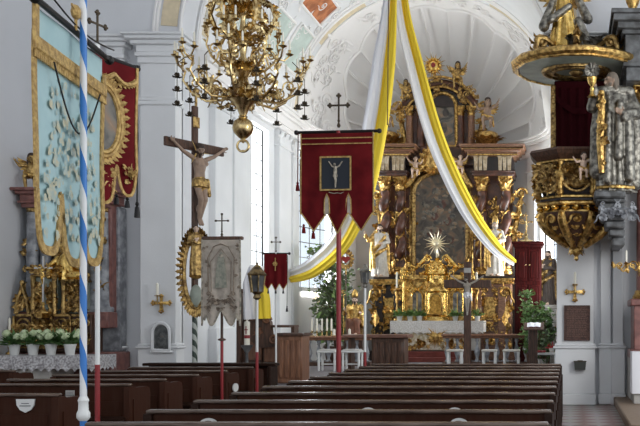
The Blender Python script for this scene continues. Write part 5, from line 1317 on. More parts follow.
# seated bishop figure on a pedestal
Z = 24.75; s = Z/F
t = thing('statue_pedestal', 'dark wooden pedestal under the seated bishop figure behind the left rail', 'pedestal', at(355, Z))
H = zz(335)-PF
m = MB(); m.box(-.3, .3, -.25, .25, 0, .12, .02); m.box(-.25, .25, -.2, .2, .1, H-.08, .02); m.box(-.31, .31, -.26, .26, H-.09, H, .02); m.build('block', dkoak, t)
t = thing('seated_statue', 'seated gilt bishop figure with mitre and crozier behind the left rail', 'statue', at(355, Z, zz(335)))
k = 1.0
pr = [loft([(0, 0, -.2, .2, .14), (.3, 0, -.2, .2, .14), (.46, 0, -.18, .21, .16)], 1, 8, .12), ell((0, -.0, .42), (.24, .28, .14), 1), loft([(.4, 0, 0, .21, .16), (.6, 0, .02, .17, .14), (.85, 0, .02, .21, .14), (.97, 0, .01, .17, .1), (1.04, 0, 0, .07, .07)], 2, 8, .07), cap((0, 0, 1.0), (0, -.02, 1.1), .055, None, 0)]
pr += head((0, -.03, 1.17), 0, 3, True, True, V(.15, -1, -.1))
for q in (1, -1):
    A = (V(.2*q, 0, .95), V(.34*q, -.1, .7), V(.28*q, -.3, .72 + .12*(q < 0))); pr += arm(*A, 2, .075, .065, .05) + hand(A[2], V(-.1*q, -1, .2), V(-q, 0, 0), 0)
    pr += [cap((.12*q, -.05, .42), (.13*q, -.32, .46), .11, .1, 1), cap((.13*q, -.32, .46), (.12*q, -.28, .08), .1, .09, 1), cap((.2*q, .0, .95), (.27*q, -.02, .3), .06, .1, 2), ell((.1*q, -.36, .03), (.05, .1, .04), 0)]
figure('statue_body', pr, [fleshl, redrobe, gold, hairm], t, .0135, .80)
m = MB(); m.lathe([(.07, 0), (.085, .02), (.09, .08), (.06, .17), (.01, .23)], 14, (0, -.01, .985), 1, .75); m.build('mitre', gold, t)
m = MB(); m.tube([(-.24, -.27, .0), (-.24, -.27, 1.05)], .014, 8); m.scroll((-.24, -.27, 1.12), (0, 0, -1), (1, 0, 0), .08, 1.3, .016); m.build('crozier', gold, t)
m = MB(); m.box(-.2, .2, -.05, .2, 0, .3, .02); m.build('seat_block', goldd, t)
# staff with a red heart
Z = 24.3; s = Z/F
t = thing('emblem_staff', 'gilt rayed emblem with red heart on a thin pole before the green tree', 'processional staff', at(353, Z+.9))
t.location.y = Z + .1
m = MB(); m.tube([(0, 0, 0), (0, 0, zz(268)-PF)], .015, 8); m.build('pole', dkoak, t)
m = MB(); c = V(0, 0, zz(259)-PF)
for a in range(16): b = a*PI/8; m.leaf(c + V(.13*math.cos(b), 0, .17*math.sin(b)), V(math.cos(b), 0, math.sin(b)), (0, -1, 0), .12, .045, .8)
m.tube([c + V(.13*math.cos(a*PI/12), 0, .17*math.sin(a*PI/12)) for a in range(25)], .025, 6); m.tube([c - V(0, 0, .21), c - V(0, 0, .4)], .025); m.ball(c + V(0, 0, .38), .06); m.box(-.015, .015, -.01, .01, zz(259)-PF+.4, zz(259)-PF+.62); m.box(-.07, .07, -.01, .01, zz(259)-PF+.5, zz(259)-PF+.53); m.build('gilt_wreath', goldd, t)
m = MB(); m.prism([(.0 + .1*(math.sin(a)**3)*1.1, c.z + .1*(.8125*math.cos(a) - .3125*math.cos(2*a) - .125*math.cos(3*a) - .06*math.cos(4*a))) for a in [i*PI/14 for i in range(28)]], -.04, .04); m.build('heart', redpaint, t)
# apostle crosses with candle, plaques
def wall_cross(label, px, py, Z, rz=0, wpx=22, off=.06):
    s = Z/F; k = wpx*s/2
    t = thing('wall_cross', label, 'wall cross', ((px-VX)*s, Z-off, EYE + (VY-py)*s), None, rz)
    m = MB()
    for d in (V(1, 0, 0), V(-1, 0, 0), V(0, 0, .85), V(0, 0, -1)):
        q = V(-d.z, 0, d.x); m.add([V(0, -.02, 0) + q*k*.10, V(0, -.02, 0) - q*k*.10, d*k*.72 - q*k*.16, d*k*.72 + q*k*.16, V(0, .02, 0) + q*k*.10, V(0, .02, 0) - q*k*.10, d*k*.72 - q*k*.16 + V(0, .02, 0), d*k*.72 + q*k*.16 + V(0, .02, 0)], [(0,1,2,3),(7,6,5,4),(0,4,5,1),(1,5,6,2),(2,6,7,3),(3,7,4,0)])
        for e in (-1, 0, 1): m.ball(d*k*(.86 if e == 0 else .76) + q*k*.16*e, k*.11, 8, 5)
    m.ball((0, -.01, 0), (k*.2, .03, k*.2), 10, 6); m.build('cross', gold, t)
    m = MB(); m.tube([(0, 0, -.02), (0, -.16, -.02), (0, -.17, k*.55)], .014, 6); m.lathe([(.01, 0), (.055, .015), (.06, .025), (.02, .03)], 12, (0, -.17, k*.55)); m.tube([(0, -off*0, 0), (0, off, 0)], .02, 6); m.build('candle_arm', brass, t)
    MB().lathe([(.026, k*.58), (.026, k*.58+.24), (.004, k*.58+.26)], 10, (0, -.17, 0)).build('candle', wax, t)
    return t
wall_cross('gilt wall cross with white candle on the pillar below the pulpit', 575, 292, 18.2)
wall_cross('gilt wall cross with candle on the left arch pillar above dark arched relief', 162.5, 303, 18.2)
wall_cross('gilt wall cross with candle on the chancel wall left of the tree', 315, 299, 27.6, R(25), 18, .05)
s = 18.2/F
t = thing('memorial_plaque', 'brown rectangular bronze memorial plaque on the right pillar', 'plaque', ((577-VX)*s, 18.18, zz(323) if False else EYE))
m = MB(); m.box(-13*s, 13*s, -.02, .02, -17.5*s, 17.5*s, .012); m.build('plate', plaqueb, t)
m = MB(); r = random.Random(2)
for q in range(16):
    x = -10
    while x < 9: l = r.uniform(.8, 2.6); m.box(x*s, min(10, x+l)*s, -.026, -.018, (13.5-q*1.8)*s-.008, (13.5-q*1.8)*s+.008); x += l+.7
m.build('raised_lettering', mat('worn_bronze_lettering', (.15, .085, .065), .45, .4), t)
m = MB(); ribbon_along(m, [(-12.4*s, -.02, -17*s), (12.4*s, -.02, -17*s), (12.4*s, -.02, 17*s), (-12.4*s, -.02, 17*s), (-12.4*s, -.02, -17*s)], .025, 0, .02); m.build('border', plaqueb, t)
t = thing('memorial_relief', 'dark arched stone relief in a white frame on the left arch pillar', 'relief', ((163-VX)*s, 18.14, EYE + (VY-337)*s))
pg = arch_poly(-8.5*s, 8.5*s, -13*s, 5*s, 10, 9*s)
m = MB(); m.prism(pg, -.03, .06); m.build('stone', darkstone, t)
m = MB(); pts = [V(x, -.03, z) for x, z in pg]; m.tube(pts + [pts[0]], .035, 6); m.box(-11*s, 11*s, -.06, .06, -16*s, -13.5*s, .02); m.build('frame', plaster, t)
m = MB(); m.ball((0, -.03, 2*s), (.05, .03, .07)); m.ball((0, -.03, -5*s), (.1, .03, .13)); foliage(m, -7*s, 7*s, -11*s, -8*s, -.03, 5, .06, 4); m.build('carved_figure', darkstone, t)
t = thing('offertory_box', 'small dark tapered offertory box on the right pillar below bronze plaque', 'box', ((580-VX)*s, 18.1, EYE + (VY-365)*s))
m = MB(); m.prism([(-6*s, 4*s), (6*s, 4*s), (5.2*s, -4.5*s), (-5.2*s, -4.5*s)], -.1, .06); m.build('box_body', mat('dark_olive_metal', (.05, .052, .045), .5, .4), t)
m = MB(); m.box(-6.4*s, 6.4*s, -.11, .06, 3.6*s, 4.4*s, .006); m.box(-.05, .05, -.1, -.0, 4.4*s, 4.4*s+.012); m.build('lid', bronze, t)

# central processional crucifix
Z = 19.2; s = Z/F
t = thing('standing_crucifix', 'dark wooden standing crucifix with pale metal corpus in front of the altar', 'crucifix', at(467.5, Z))
b = lambda y: zz(y) - PF
m = MB(); m.box(-.075, .075, -.03, .03, 0, b(262), .012); m.box(-.48, .48, -.035, .035, b(288), b(280), .012); m.build('cross', dkoak, t)
m = MB(); m.box(-.22, .22, -.16, .16, 0, .06, .015); m.box(-.14, .14, -.1, .1, .05, .16, .015); m.build('foot', dkoak, t)
m = MB(); m.box(-.07, .07, -.045, -.02, b(273), b(268), .008); m.build('title_board', stone, t)
corpus(t, .78, [ivory, silverl, hairm], (0, -.045, b(314)), voxel=.011)
# dark red cabinet with brass crucifix
Z = 24.6; s = Z/F
t = thing('vestry_cabinet', 'tall dark red wooden cabinet under a brass crucifix, right of the altar', 'cabinet', (xx(527.5), Z+.3, PF))
m = MB(t); m.box(xx(514.5), xx(541), Z, Z+.6, PF, zz(245), .015); m.build('body', redwood, t)
m = MB(t); m.box(xx(513), xx(542.5), Z-.06, Z+.65, zz(246.5), zz(244), .01); m.box(xx(512), xx(543.5), Z-.1, Z+.68, zz(244), zz(241.5), .012); m.build('cornice', redwood, t)
for (y0, y1) in ((281, 249), (344, 285)):
    for (a, c2) in ((516, 527.2), (528.2, 540)):
        m = MB(t); m.box(xx(a), xx(c2), Z-.03, Z+.01, zz(y0), zz(y1), .012); m.box(xx(a)+.06, xx(c2)-.06, Z-.045, Z, zz(y0)+.07, zz(y1)-.07, .015); d = m.build('door', redwood, t)
        m = MB(t); m.ball((xx(527.7) + (-.05 if a < 520 else .05), Z-.06, (zz(y0)+zz(y1))/2), .02, 8, 5); m.build('door_knob', brass, d)
m = MB(t); m.box(xx(513.6), xx(542), Z-.04, Z+.62, PF, PF+.16, .012); m.build('plinth', redwood, t)
t = thing('altar_cross', 'small brass crucifix on stepped base on top of the dark red cabinet', 'crucifix', (xx(526), Z+.2, zz(241.5)))
m = MB(); m.box(-.16, .16, -.1, .1, 0, .05, .01); m.lathe([(.1, .05), (.05, .1), (.03, .16), (.05, .2), (.02, .24)], 12); m.build('base', brass, t)
m = MB(); m.box(-.018, .018, -.012, .012, .22, .70, .004); m.box(-.14, .14, -.012, .012, .52, .555, .004)
for p_ in ((-.15, .537), (.15, .537), (0, .71)): m.ball((p_[0], 0, p_[1]), .03, 8, 5)
m.build('cross', goldd, t)
corpus(t, .26, [brass, brass, brass], (0, -.025, .30), voxel=.014)
# monk statue on a pedestal
Z = 25.75; s = Z/F
t = thing('statue_pedestal', 'tall pale stone pedestal under the dark robed statue by the right chancel wall', 'pedestal', at(548.5, Z)); H = zz(305)-PF
m = MB(); m.box(-.27, .27, -.25, .25, 0, .14, .02); m.box(-.2, .2, -.2, .2, .12, H-.1, .02); m.box(-.26, .26, -.25, .25, H-.11, H, .02); m.build('block', stone, t)
saint('saint_statue', 'dark brown robed statue with gilt cloak lining beside the red cabinet', 'statue', at(548.5, Z, zz(305)), 1.5, brownrobe, goldd, pose=3, seed=4, rz=R(-35))
# lectern, book, bench, poinsettia, plant tubs
Z = 20.6; s = Z/F
t = thing('lectern', 'dark wooden lectern with sloping top at right of the chancel', 'lectern', at(533, Z)); b = lambda y: zz(y)-PF
m = MB(); m.box(-.14, .14, -.12, .12, 0, .06, .01); m.box(-.10, .10, -.08, .08, .05, b(329), .012); m.build('post', dkoak, t)
m = MB(); v = [(-.2, -.2, b(329)), (.24, -.2, b(329)), (.24, .18, b(322.5)), (-.2, .18, b(322.5))]; m.add([(x, y, z) for x, y, z in v] + [(x, y, z-.03) for x, y, z in v], [(0,1,2,3),(7,6,5,4),(0,4,5,1),(1,5,6,2),(2,6,7,3),(3,7,4,0)]); m.build('sloping_top', dkoak, t)
t = thing('open_book', 'open white book lying on the dark lectern', 'book', (at(533, Z)[0]+.02, Z, zz(325.7)+.012)); t.rotation_euler = (math.atan2(b(322.5)-b(329), .38), 0, 0)
for sx in (-1, 1):
    m = MB(); m.grid(lambda u, v: V(sx*.15*u, lerp(-.13, .13, v), .02*math.sin(PI*min(1, u*1.2))*.8+.004), 6, 2); m.grid(lambda u, v: V(sx*.15*u, lerp(-.13, .13, v), 0), 6, 2); m.build('page_block', whitecl, t)
m = MB(); m.box(-.155, .155, -.135, .135, -.004, 0); m.build('cover', redpaint, t)
Z = 21.2; s = Z/F
t = thing('white_bench', 'low white bench with red cushion beside the lectern at right chancel wall', 'bench', at(546, Z)); h = zz(352.5)-PF
MB().box(-.28, .24, -.18, .18, h-.05, h, .01).build('seat', whitepaint, t)
for sx in (-.24, .2):
    for sy in (-.14, .14): MB().box(sx-.02, sx+.02, sy-.02, sy+.02, 0, h-.05).build('leg', whitepaint, t)
m = MB(); m.box(-.27, .0, -.17, .17, h, h+.05, .02); m.build('cushion', redpaint, t)
flowerpot('red poinsettia in a small pot on the white bench end', (at(546, Z)[0]+.13, Z, zz(352.5)), whitepaint, redpet, .06, .1, .14, 26, 0, 77, None, 'poinsettia', redpet)
for i, (x0, x1) in enumerate(((447, 463), (482, 497), (503, 520))):
    Z = 22.6; s = Z/F
    t = thing('altar_bench', f'white-legged low bench before the right rail, {ORD[i]} from the left', 'bench', at((x0+x1)/2, Z), 'white-legged benches before the right rail'); w = (x1-x0)*s/2; h = zz(349.5)-PF
    MB().box(-w, w, -.2, .2, h-.05, h, .012).build('seat', mat('cream_bench_seat', (.6, .56, .5), .6), t)
    for sx in (-1, 1):
        for sy in (-1, 1): MB().lathe([(.02, 0), (.03, h*.5), (.022, h*.6), (.03, h-.05)], 8, (sx*(w-.04), sy*.15, 0)).build('leg', whitepaint, t)
# ---- green plants
def tree(name, label, loc, h, rad, nleaf, mats, pot_h=.4, seed=1, leafL=.13, flowers=0, low=.15, cat='plant'):
    t = thing(name, label, cat, loc); rr = random.Random(seed)
    MB().lathe([(rad*.3, 0), (rad*.36, pot_h*.9), (rad*.4, pot_h*.92), (rad*.4, pot_h), (rad*.3, pot_h)], 18).build('tub', dkoak if pot_h > .3 else stone, t)
    tr = MB(); tips = []
    for k in range(9):
        a = rr.uniform(0, 2*PI); b = V(0, 0, pot_h*.9); pts = [b + V(rr.uniform(-.05, .05), rr.uniform(-.05, .05), 0)]
        d = V(math.cos(a)*rr.uniform(.1, .5)*rad/h*2, math.sin(a)*rr.uniform(.1, .5)*rad/h*2, 1)
        L = (h-pot_h)*rr.uniform(.55, .98)
        for q in range(1, 6): pts.append(pts[0] + V(d.x*L*(q/5)**1.3, d.y*L*(q/5)**1.3, L*q/5))
        tr.tube(pts, [.022, .018, .015, .012, .009, .005], 5)
        for q in range(1, 6):
            for w_ in range(4):
                e = V(rr.gauss(0, 1), rr.gauss(0, 1), rr.uniform(-.3, .8)).normalized(); l = rad*rr.uniform(.35, .85)*(1-.35*q/5)
                p1 = pts[q] + e*l - V(0, 0, l*.35); tr.tube([pts[q], lerp(pts[q], p1, .5) + V(0, 0, l*.12), p1], [.008, .006, .003], 4); tips += [(pts[q], p1)]
    tr.build('branches', stem, t)
    lv = MB()
    for i in range(nleaf):
        a, b = rr.choice(tips); p_ = lerp(a, b, rr.random()**.6) + V(rr.gauss(0, .05), rr.gauss(0, .05), rr.gauss(0, .06))
        if p_.z < pot_h*low*4: p_.z = pot_h + rr.random()*.3
        d = V(rr.gauss(0, 1), rr.gauss(0, 1), rr.gauss(-.5, .7)); lv.k = 1 if rr.random() < .35 else 0
        lv.leaf(p_, d, V(rr.gauss(0, 1), rr.gauss(0, 1), 1), leafL*rr.uniform(.7, 1.3), leafL*.3, .6, 1, 3)
    lv.build('foliage', mats, t)
    if flowers:
        fl = MB()
        for i in range(flowers):
            a, b = rr.choice(tips); p_ = lerp(a, b, rr.random()) 
            for q in range(5): c_ = 2*PI*q/5; fl.leaf(p_, V(math.cos(c_), -.4, math.sin(c_)), V(0, -1, 0), .06, .025, .5, 1, 3)
        fl.build('blossoms', whitepet, t)
    return t
tree('potted_tree', 'leafy green tree in a tub behind the seated bishop figure', at(337, 26.0), 3.35, .95, 3000, [leafd, leafl], .45, 3, .12)
tree('leafy_plant', 'tall green plant with small white flowers before the red cabinet', at(532, 23.2), 1.95, .40, 800, [leafm, leafl], .35, 5, .12, 40)
tree('leafy_plant', 'bushy green plant at the foot of the dark robed statue', at(546, 24.0), 1.5, .30, 520, [leafm, leafd], .35, 6, .12, 16)
tree('leafy_plant', 'low green plant between the lectern and the pew ends', at(542, 22.2), 1.05, .28, 320, [leafd, leafm], .25, 8, .11, 0)

# ================================================================== WHITE AND YELLOW DRAPES
def drape(name, label, pts, widths, tilt, mats=(whitecl, yellowcl), seed=0, flip=1, seg=60, wdir=None, rope=False):
    """festoon of two sewn strips along 3-D points; width direction mostly sideways to the path"""
    t = thing(name, label, 'drape', pts[0])
    P_ = [Vector(p) for p in pts]
    def cr(t_):
        n = len(P_)-1; i = min(n-1, int(t_*n)); f = t_*n-i; p0 = P_[max(0, i-1)]; p1 = P_[i]; p2 = P_[i+1]; p3 = P_[min(n, i+2)]
        return .5*((2*p1) + (p2-p0)*f + (2*p0-5*p1+4*p2-p3)*f*f + (3*p1-p0-3*p2+p3)*f**3)
    def wd(t_):
        n = len(widths)-1; i = min(n-1, int(t_*n)); return lerp(widths[i], widths[i+1], t_*n-i)
    def frame(t_):
        d = (cr(min(1, t_+.01))-cr(max(0, t_-.01))).normalized(); n = V(tilt, -1, 0); sd = d.cross(n).normalized()*flip; return cr(t_), sd, sd.cross(d).normalized()
    for k, (a, b, mt) in enumerate(((-1, 0, mats[0]), (0, 1, mats[1]))):
        m = MB(t)
        def fn(u, v):
            c, sd, nn = frame(v); q = lerp(a, b, u); w = wd(v)
            return c + sd*(q*w) + nn*(.05*math.sin(q*5 + 3*v) + .025*math.sin(q*13+seed))
        m.sheet(fn, 10, seg, (0, .006, 0)); m.build(('white_strip', 'yellow_strip')[k], mt, t)
    return t
drape('festoon', 'white and yellow cloth festoon sweeping right to the red cabinet', [P(398, -86, 21), P(401, 0, 21.6), P(414, 62, 22.3), P(436, 140, 23), P(466, 206, 23.6), P(494, 246, 24.0), P(515, 263, 24.3)], [.15, .17, .21, .23, .22, .17, .08], 0, flip=-1)
drape('festoon', 'white and yellow cloth festoon sweeping left behind the large red banner', [P(394, -86, 21), P(390, 0, 21.2), P(384, 60, 21.5), P(376, 120, 22), P(362, 190, 22.8), P(341, 240, 23.8), P(312, 268, 24.6), P(288, 277, 25.2)], [.12, .16, .27, .30, .3, .27, .24, .16], 0, flip=-1)
t = thing('hanging_rope', 'thin brown rope hanging beside the left festoon', 'rope', P(387.5, 125, 21)); m = MB(t); m.tube([P(391, -86, 20.9), P(388.5, 0, 20.9), P(387.5, 125, 20.9)], .012, 6); m.build('rope', stem, t)
drape('hanging_cloth', 'short white and yellow cloth hanging on the wall behind the lantern pole', [P(254, 266, 17.55), P(254, 282, 17.5), P(256, 300, 17.5), P(257, 319, 17.5)], [.12, .23, .25, .24], 0, flip=-1, seed=2, seg=24)
# ================================================================== PULPIT
PX, PY = .12, 17.62
s = PY/F
def zz(y, Z=PY): return EYE + (VY-y)*Z/F
t = thing('pulpit', 'richly gilt dark wooden pulpit with sounding board on the right pillar', 'pulpit', (PX, PY, zz(258)))
B = t.location.z; h = lambda y, Z=17.3: zz(y, Z) - B
def octp(r, n=8): return [(r*math.cos(2*PI*(i+.5)/n), r*math.sin(2*PI*(i+.5)/n)) for i in range(n)]
G = Matrix.Diagonal((1.17, 1.08, 1, 1))
# basket: bulging octagonal body
RB_ = .70
m = MB(); m.m = G; m.lathe([(.40, h(214)), (.52, h(211)), (.60, h(207)), (.60, h(205)), (.63, h(203)), (.62, h(200)), (.56, h(197)), (.60, h(190)), (.66, h(178)), (.67, h(168)), (.63, h(162)), (.66, h(160)), (.70, h(158))], 8, ph=PI/8); m.build('basket', blackm, t, angle=25)
m = MB(); m.m = G
for y0, y1, r0, r1 in ((162, 157, .67, .76), (157, 153.5, .76, .80), (153.5, 151, .80, .77)): m.lathe([(r0, h(y0)), (r1, h(y1))], 8, ph=PI/8)
m.build('handrail', dkoak, t, angle=25)
for y, rr, th in ((163, .66, .03), (198, .60, .035), (204.5, .64, .045), (212, .55, .035)):
    m = MB(); m.m = G; m.tube([V(rr*math.cos(2*PI*i/8+PI/8), rr*math.sin(2*PI*i/8+PI/8), h(y)) for i in range(9)], th, 7); m.build('gilt_moulding', gold, t)
# relief panels on the faces turned to the nave
for k, ang in enumerate((-157.5+22.5, -90, -45, -180)):
    a = R(ang); d = V(math.cos(a), math.sin(a), 0); sd = V(-d.y, d.x, 0); r0 = .615
    M = Matrix(((sd.x, -d.x, 0, d.x*r0), (sd.y, -d.y, 0, d.y*r0), (0, 0, 1, 0), (0, 0, 0, 1)))
    m = MB(); m.m = G @ M; foliage(m, -.2, .2, h(193), h(167), -.02, 24, .11, 90+k); m.ball((0, .0, h(180)), (.17, .05, .2), 12, 8); rosette(m, V(0, -.05, h(180)), .15, 9)
    m.tube([V(.22*math.cos(q*PI/12), -.02, h(180)+.25*math.sin(q*PI/12)) for q in range(25)], .025, 6); m.build('gilt_relief_panel', goldd, t)
for k in range(8):
    a = 2*PI*k/8 + PI/8; d = V(math.cos(a), math.sin(a), 0); m = MB(); m.m = G; sd = V(-d.y, d.x, 0)
    m.lathe([(.04, 0), (.06, .05), (.045, .1), (.05, .42), (.035, .5), (.055, .55), (.06, .6)], 10, d*.66 + V(0, 0, h(197)), ph=.2); m.leaf(d*.70 + V(0, 0, h(168)), V(0, 0, -1), d, .3, .07, .8); m.scroll(d*.69 + V(0, 0, h(196)), d, V(0, 0, 1), .07, 1.4, .02)
    m.build('corner_pilaster', gold, t)
# dentil-like brackets of the lower rim
for k in range(20):
    a = 2*PI*k/20; d = V(math.cos(a), math.sin(a), 0); m = MB(); m.m = G; m.leaf(d*.58 + V(0, 0, h(206)), V(d.x*.2, d.y*.2, -1), d, .17, .06, .9, 1); m.ball(d*.60 + V(0, 0, h(208)), .045, 8, 5); m.build('rim_bracket', goldb, t)
# tapering underside with ribs, ending in a pendant
m = MB(); m.m = G; m.lathe([(.03, h(252)), (.10, h(248)), (.13, h(244)), (.24, h(239)), (.38, h(233)), (.50, h(225)), (.57, h(217)), (.58, h(213))], 16); m.build('underside', dkoak, t)
for k in range(8):
    a = 2*PI*k/8 + PI/8; d = V(math.cos(a), math.sin(a), 0); m = MB(); m.m = G
    m.tube([d*.6 + V(0, 0, h(213)), d*.60 + V(0, 0, h(220)), d*.52 + V(0, 0, h(227)), d*.40 + V(0, 0, h(234)), d*.26 + V(0, 0, h(240)), d*.14 + V(0, 0, h(245))], [.05, .075, .075, .07, .06, .05], 7); m.scroll(d*.60 + V(0, 0, h(218)), d, V(0, 0, 1), .09, 1.4, .028)
    for q in range(4): m.leaf(d*(.60-.09*q) + V(0, 0, h(221+6*q)), V(-d.x*.6, -d.y*.6, -1), d, .2, .07, -.8)
    e = V(math.cos(a+PI/8), math.sin(a+PI/8), 0)
    for q in range(3): m.scroll(e*(.56-.11*q) + V(0, 0, h(220+6.5*q)), V(-e.y, e.x, 0)*(1 if q % 2 else -1), V(0, 0, 1), .10, 1.3, .026, .1); m.leaf(e*(.58-.1*q) + V(0, 0, h(217+6*q)), V(-e.x*.5, -e.y*.5, -1), e, .2, .07, -.6)
    m.build('gilt_rib', gold, t)
m = MB(); m.m = G; m.lathe([(.01, h(260)), (.04, h(258)), (.03, h(255)), (.09, h(251)), (.12, h(247)), (.08, h(243)), (.14, h(240))], 16)
for k in range(8): a = 2*PI*k/8; d = V(math.cos(a), math.sin(a), 0); m.leaf(d*.12 + V(0, 0, h(244)), V(-d.x*.3, -d.y*.3, -1), d, .2, .05, .9)
m.build('pendant', gold, t)
# back panel with wine-red curtain between basket and sounding board
m = MB(); m.box(-.42, .66, .30, .58, h(160), h(72), .02); m.build('back_panel', velvetd, t)
m = MB(); m.sheet(lambda u, v: V(lerp(-.40, .62, u), .27 + .03*math.sin(u*38), lerp(h(156), h(80), v)), 70, 3, (0, .01, 0)); m.build('curtain', velvetd, t)
m = MB(); m.sheet(lambda u, v: V(lerp(-.38, .5, u), .20 + .02*math.sin(u*20), h(88) - .26*math.sin(PI*u) - .12*v), 30, 3, (0, .01, 0)); m.build('curtain_swag', velvetd, t)
for x in (-.44, .64):
    m = MB(); m.box(x-.05, x+.05, .2, .5, h(158), h(78), .015)
    for q in range(16): m.ball((x, .19, lerp(h(156), h(80), q/15)), (.04, .03, .045), 7, 4)
    m.build('edge_pilaster', goldd, t)
# sounding board
RS = 1.17; zs = zz(68, PY) - B
m = MB(); m.lathe([(.3, -.02), (RS*.97, -.05), (RS, 0), (RS, .05), (RS*.94, .10), (RS*.6, .16), (.2, .2)], 16, (0, 0, zs), ph=PI/16); m.build('sounding_board', dkoak, t, angle=25)
m = MB(); m.lathe([(.05, -.07), (RS*.93, -.065), (RS*.93, -.05), (.05, -.05)], 16, (0, 0, zs), ph=PI/16); m.build('soffit', greenunder, t)
for r_, z_, th in ((RS*1.0, .02, .075), (RS*.97, -.06, .03)):
    m = MB(); m.tube([V(r_*math.cos(2*PI*i/16+PI/16), r_*math.sin(2*PI*i/16+PI/16), zs+z_) for i in range(17)], th, 8); m.build('gilt_rim', gold, t)
m = MB()
for k in range(48):
    i = k//3; f = (k % 3)/3; a0 = 2*PI*i/16+PI/16; a1 = a0+PI/8; p_ = lerp(V(math.cos(a0), math.sin(a0), 0), V(math.cos(a1), math.sin(a1), 0), f); m.leaf(p_*RS*1.03 + V(0, 0, zs+.08), V(0, 0, -1), p_, .13, .045, .5, 1, 4)
m.build('rim_leaves', goldd, t)
m = MB()
for rr in (.62, .44): m.tube([V(rr*math.cos(q*PI/16), rr*.85*math.sin(q*PI/16), zs-.08) for q in range(33)], .045, 7)
for q in range(28): a = 2*PI*q/28; m.leaf(V(.6*math.cos(a), .5*math.sin(a), zs-.09), V(-math.cos(a), -math.sin(a), 0), V(0, 0, -1), .17, .05, .5, 1, 4)
m.ball((0, 0, zs-.09), (.14, .14, .08)); m.build('soffit_wreath', goldd, t)
# volutes rising over the sounding board
for k in range(6):
    a = 2*PI*k/6 + R(30); d = V(math.cos(a), math.sin(a), 0); m = MB()
    pts = [d*.80 + V(0, 0, zs+.12), d*.86 + V(0, 0, zs+.26), d*.82 + V(0, 0, zs+.42), d*.68 + V(0, 0, zs+.46), d*.5 + V(0, 0, zs+.36), d*.3 + V(0, 0, zs+.3)]
    m.tube(pts, [.05, .06, .065, .06, .055, .05], 8); m.scroll(d*.74 + V(0, 0, zs+.38), d, V(0, 0, 1), .13, 1.5, .04); m.scroll(d*.78 + V(0, 0, zs+.17), -d, V(0, 0, 1), .09, 1.5, .035)
    for q in range(5): m.leaf(lerp(pts[q], pts[q+1], .5), d, V(0, 0, 1), .2, .06, 1.1)
    m.build('volute', goldd, t)
m = MB(); m.lathe([(.62, .1), (.55, .2), (.42, .26), (.4, .3)], 12, (0, 0, zs)); m.build('crown_drum', blackm, t)
m = MB()
for q in range(60):
    a = rnd.uniform(0, 2*PI); d = V(math.cos(a), math.sin(a), 0); m.leaf(d*rnd.uniform(.22, .42) + V(0, 0, zs+rnd.uniform(.2, .62)), d*.5 + V(rnd.uniform(-.5, .5), 0, rnd.uniform(-1, .6)), d, .26, .09, 1)
m.build('silvered_drapery', silver, t)
# angel with trumpet on top
t = thing('angel_statue', 'gilt angel with long trumpet standing on the pulpit sounding board', 'angel statue', (PX-.22, PY-.15, B+zs+.29)); H = 1.25
pr = [loft([(0, 0, 0, .34, .28), (.3, 0, 0, .3, .24), (.8, 0, 0, .2, .17), (1.05, 0, 0, .16, .13), (1.3, 0, 0, .2, .13), (1.42, 0, 0, .16, .1), (1.48, 0, 0, .07, .07)], 1, 9, .14), cap((0, 0, 1.42), (-.01, -.02, 1.52), .055, None, 0)] + head((-.02, -.04, 1.61), 0, 2, False, True, V(-.7, -.8, 0))
pr += arm(V(.2, 0, 1.38), V(.42, -.05, 1.28), V(.62, -.15, 1.42), 1, .07, .06, .05) + hand((.62, -.15, 1.42), (.9, -.2, .2), (0, -1, 0), 0) + arm(V(-.2, 0, 1.38), V(-.36, -.16, 1.3), V(-.25, -.3, 1.52), 1, .07, .06, .05) + hand((-.25, -.3, 1.52), (.1, -.3, .9), (1, 0, 0), 0)
pr += [cap((.2, 0, 1.3), (.5, .05, .7), .06, .12, 3), cap((-.2, 0, 1.2), (-.45, -.05, .5), .07, .12, 3), cap((.1, -.18, .9), (-.3, -.2, .6), .07, .09, 3), cap((.3, -.1, .6), (.5, -.1, .15), .1, .1, 3)]
figure('statue_body', pr, [gold, goldb, goldd, silver], t, .014, .86)
m = MB(); a = V(-.12, -.2, 1.27); b_ = V(-.72, -.35, 1.75); m.tube([a, lerp(a, b_, .85), b_], [.014, .02, .07], 10); m.build('trumpet', brass, t)
for sx in (-1, 1):
    m = MB()
    for q in range(8): m.leaf((sx*.08, .12, 1.1), V(sx*(.9-.07*q), .25, .7-.22*q), V(0, -1, .2), .62-.04*q, .1, .35, 1)
    m.build('wing', goldd, t)
putto('cherub', 'small pale cherub seated on the front of the pulpit basket', (PX+.12, PY-.98, EYE+(VY-180)*16.6/F), .46, False, 1)
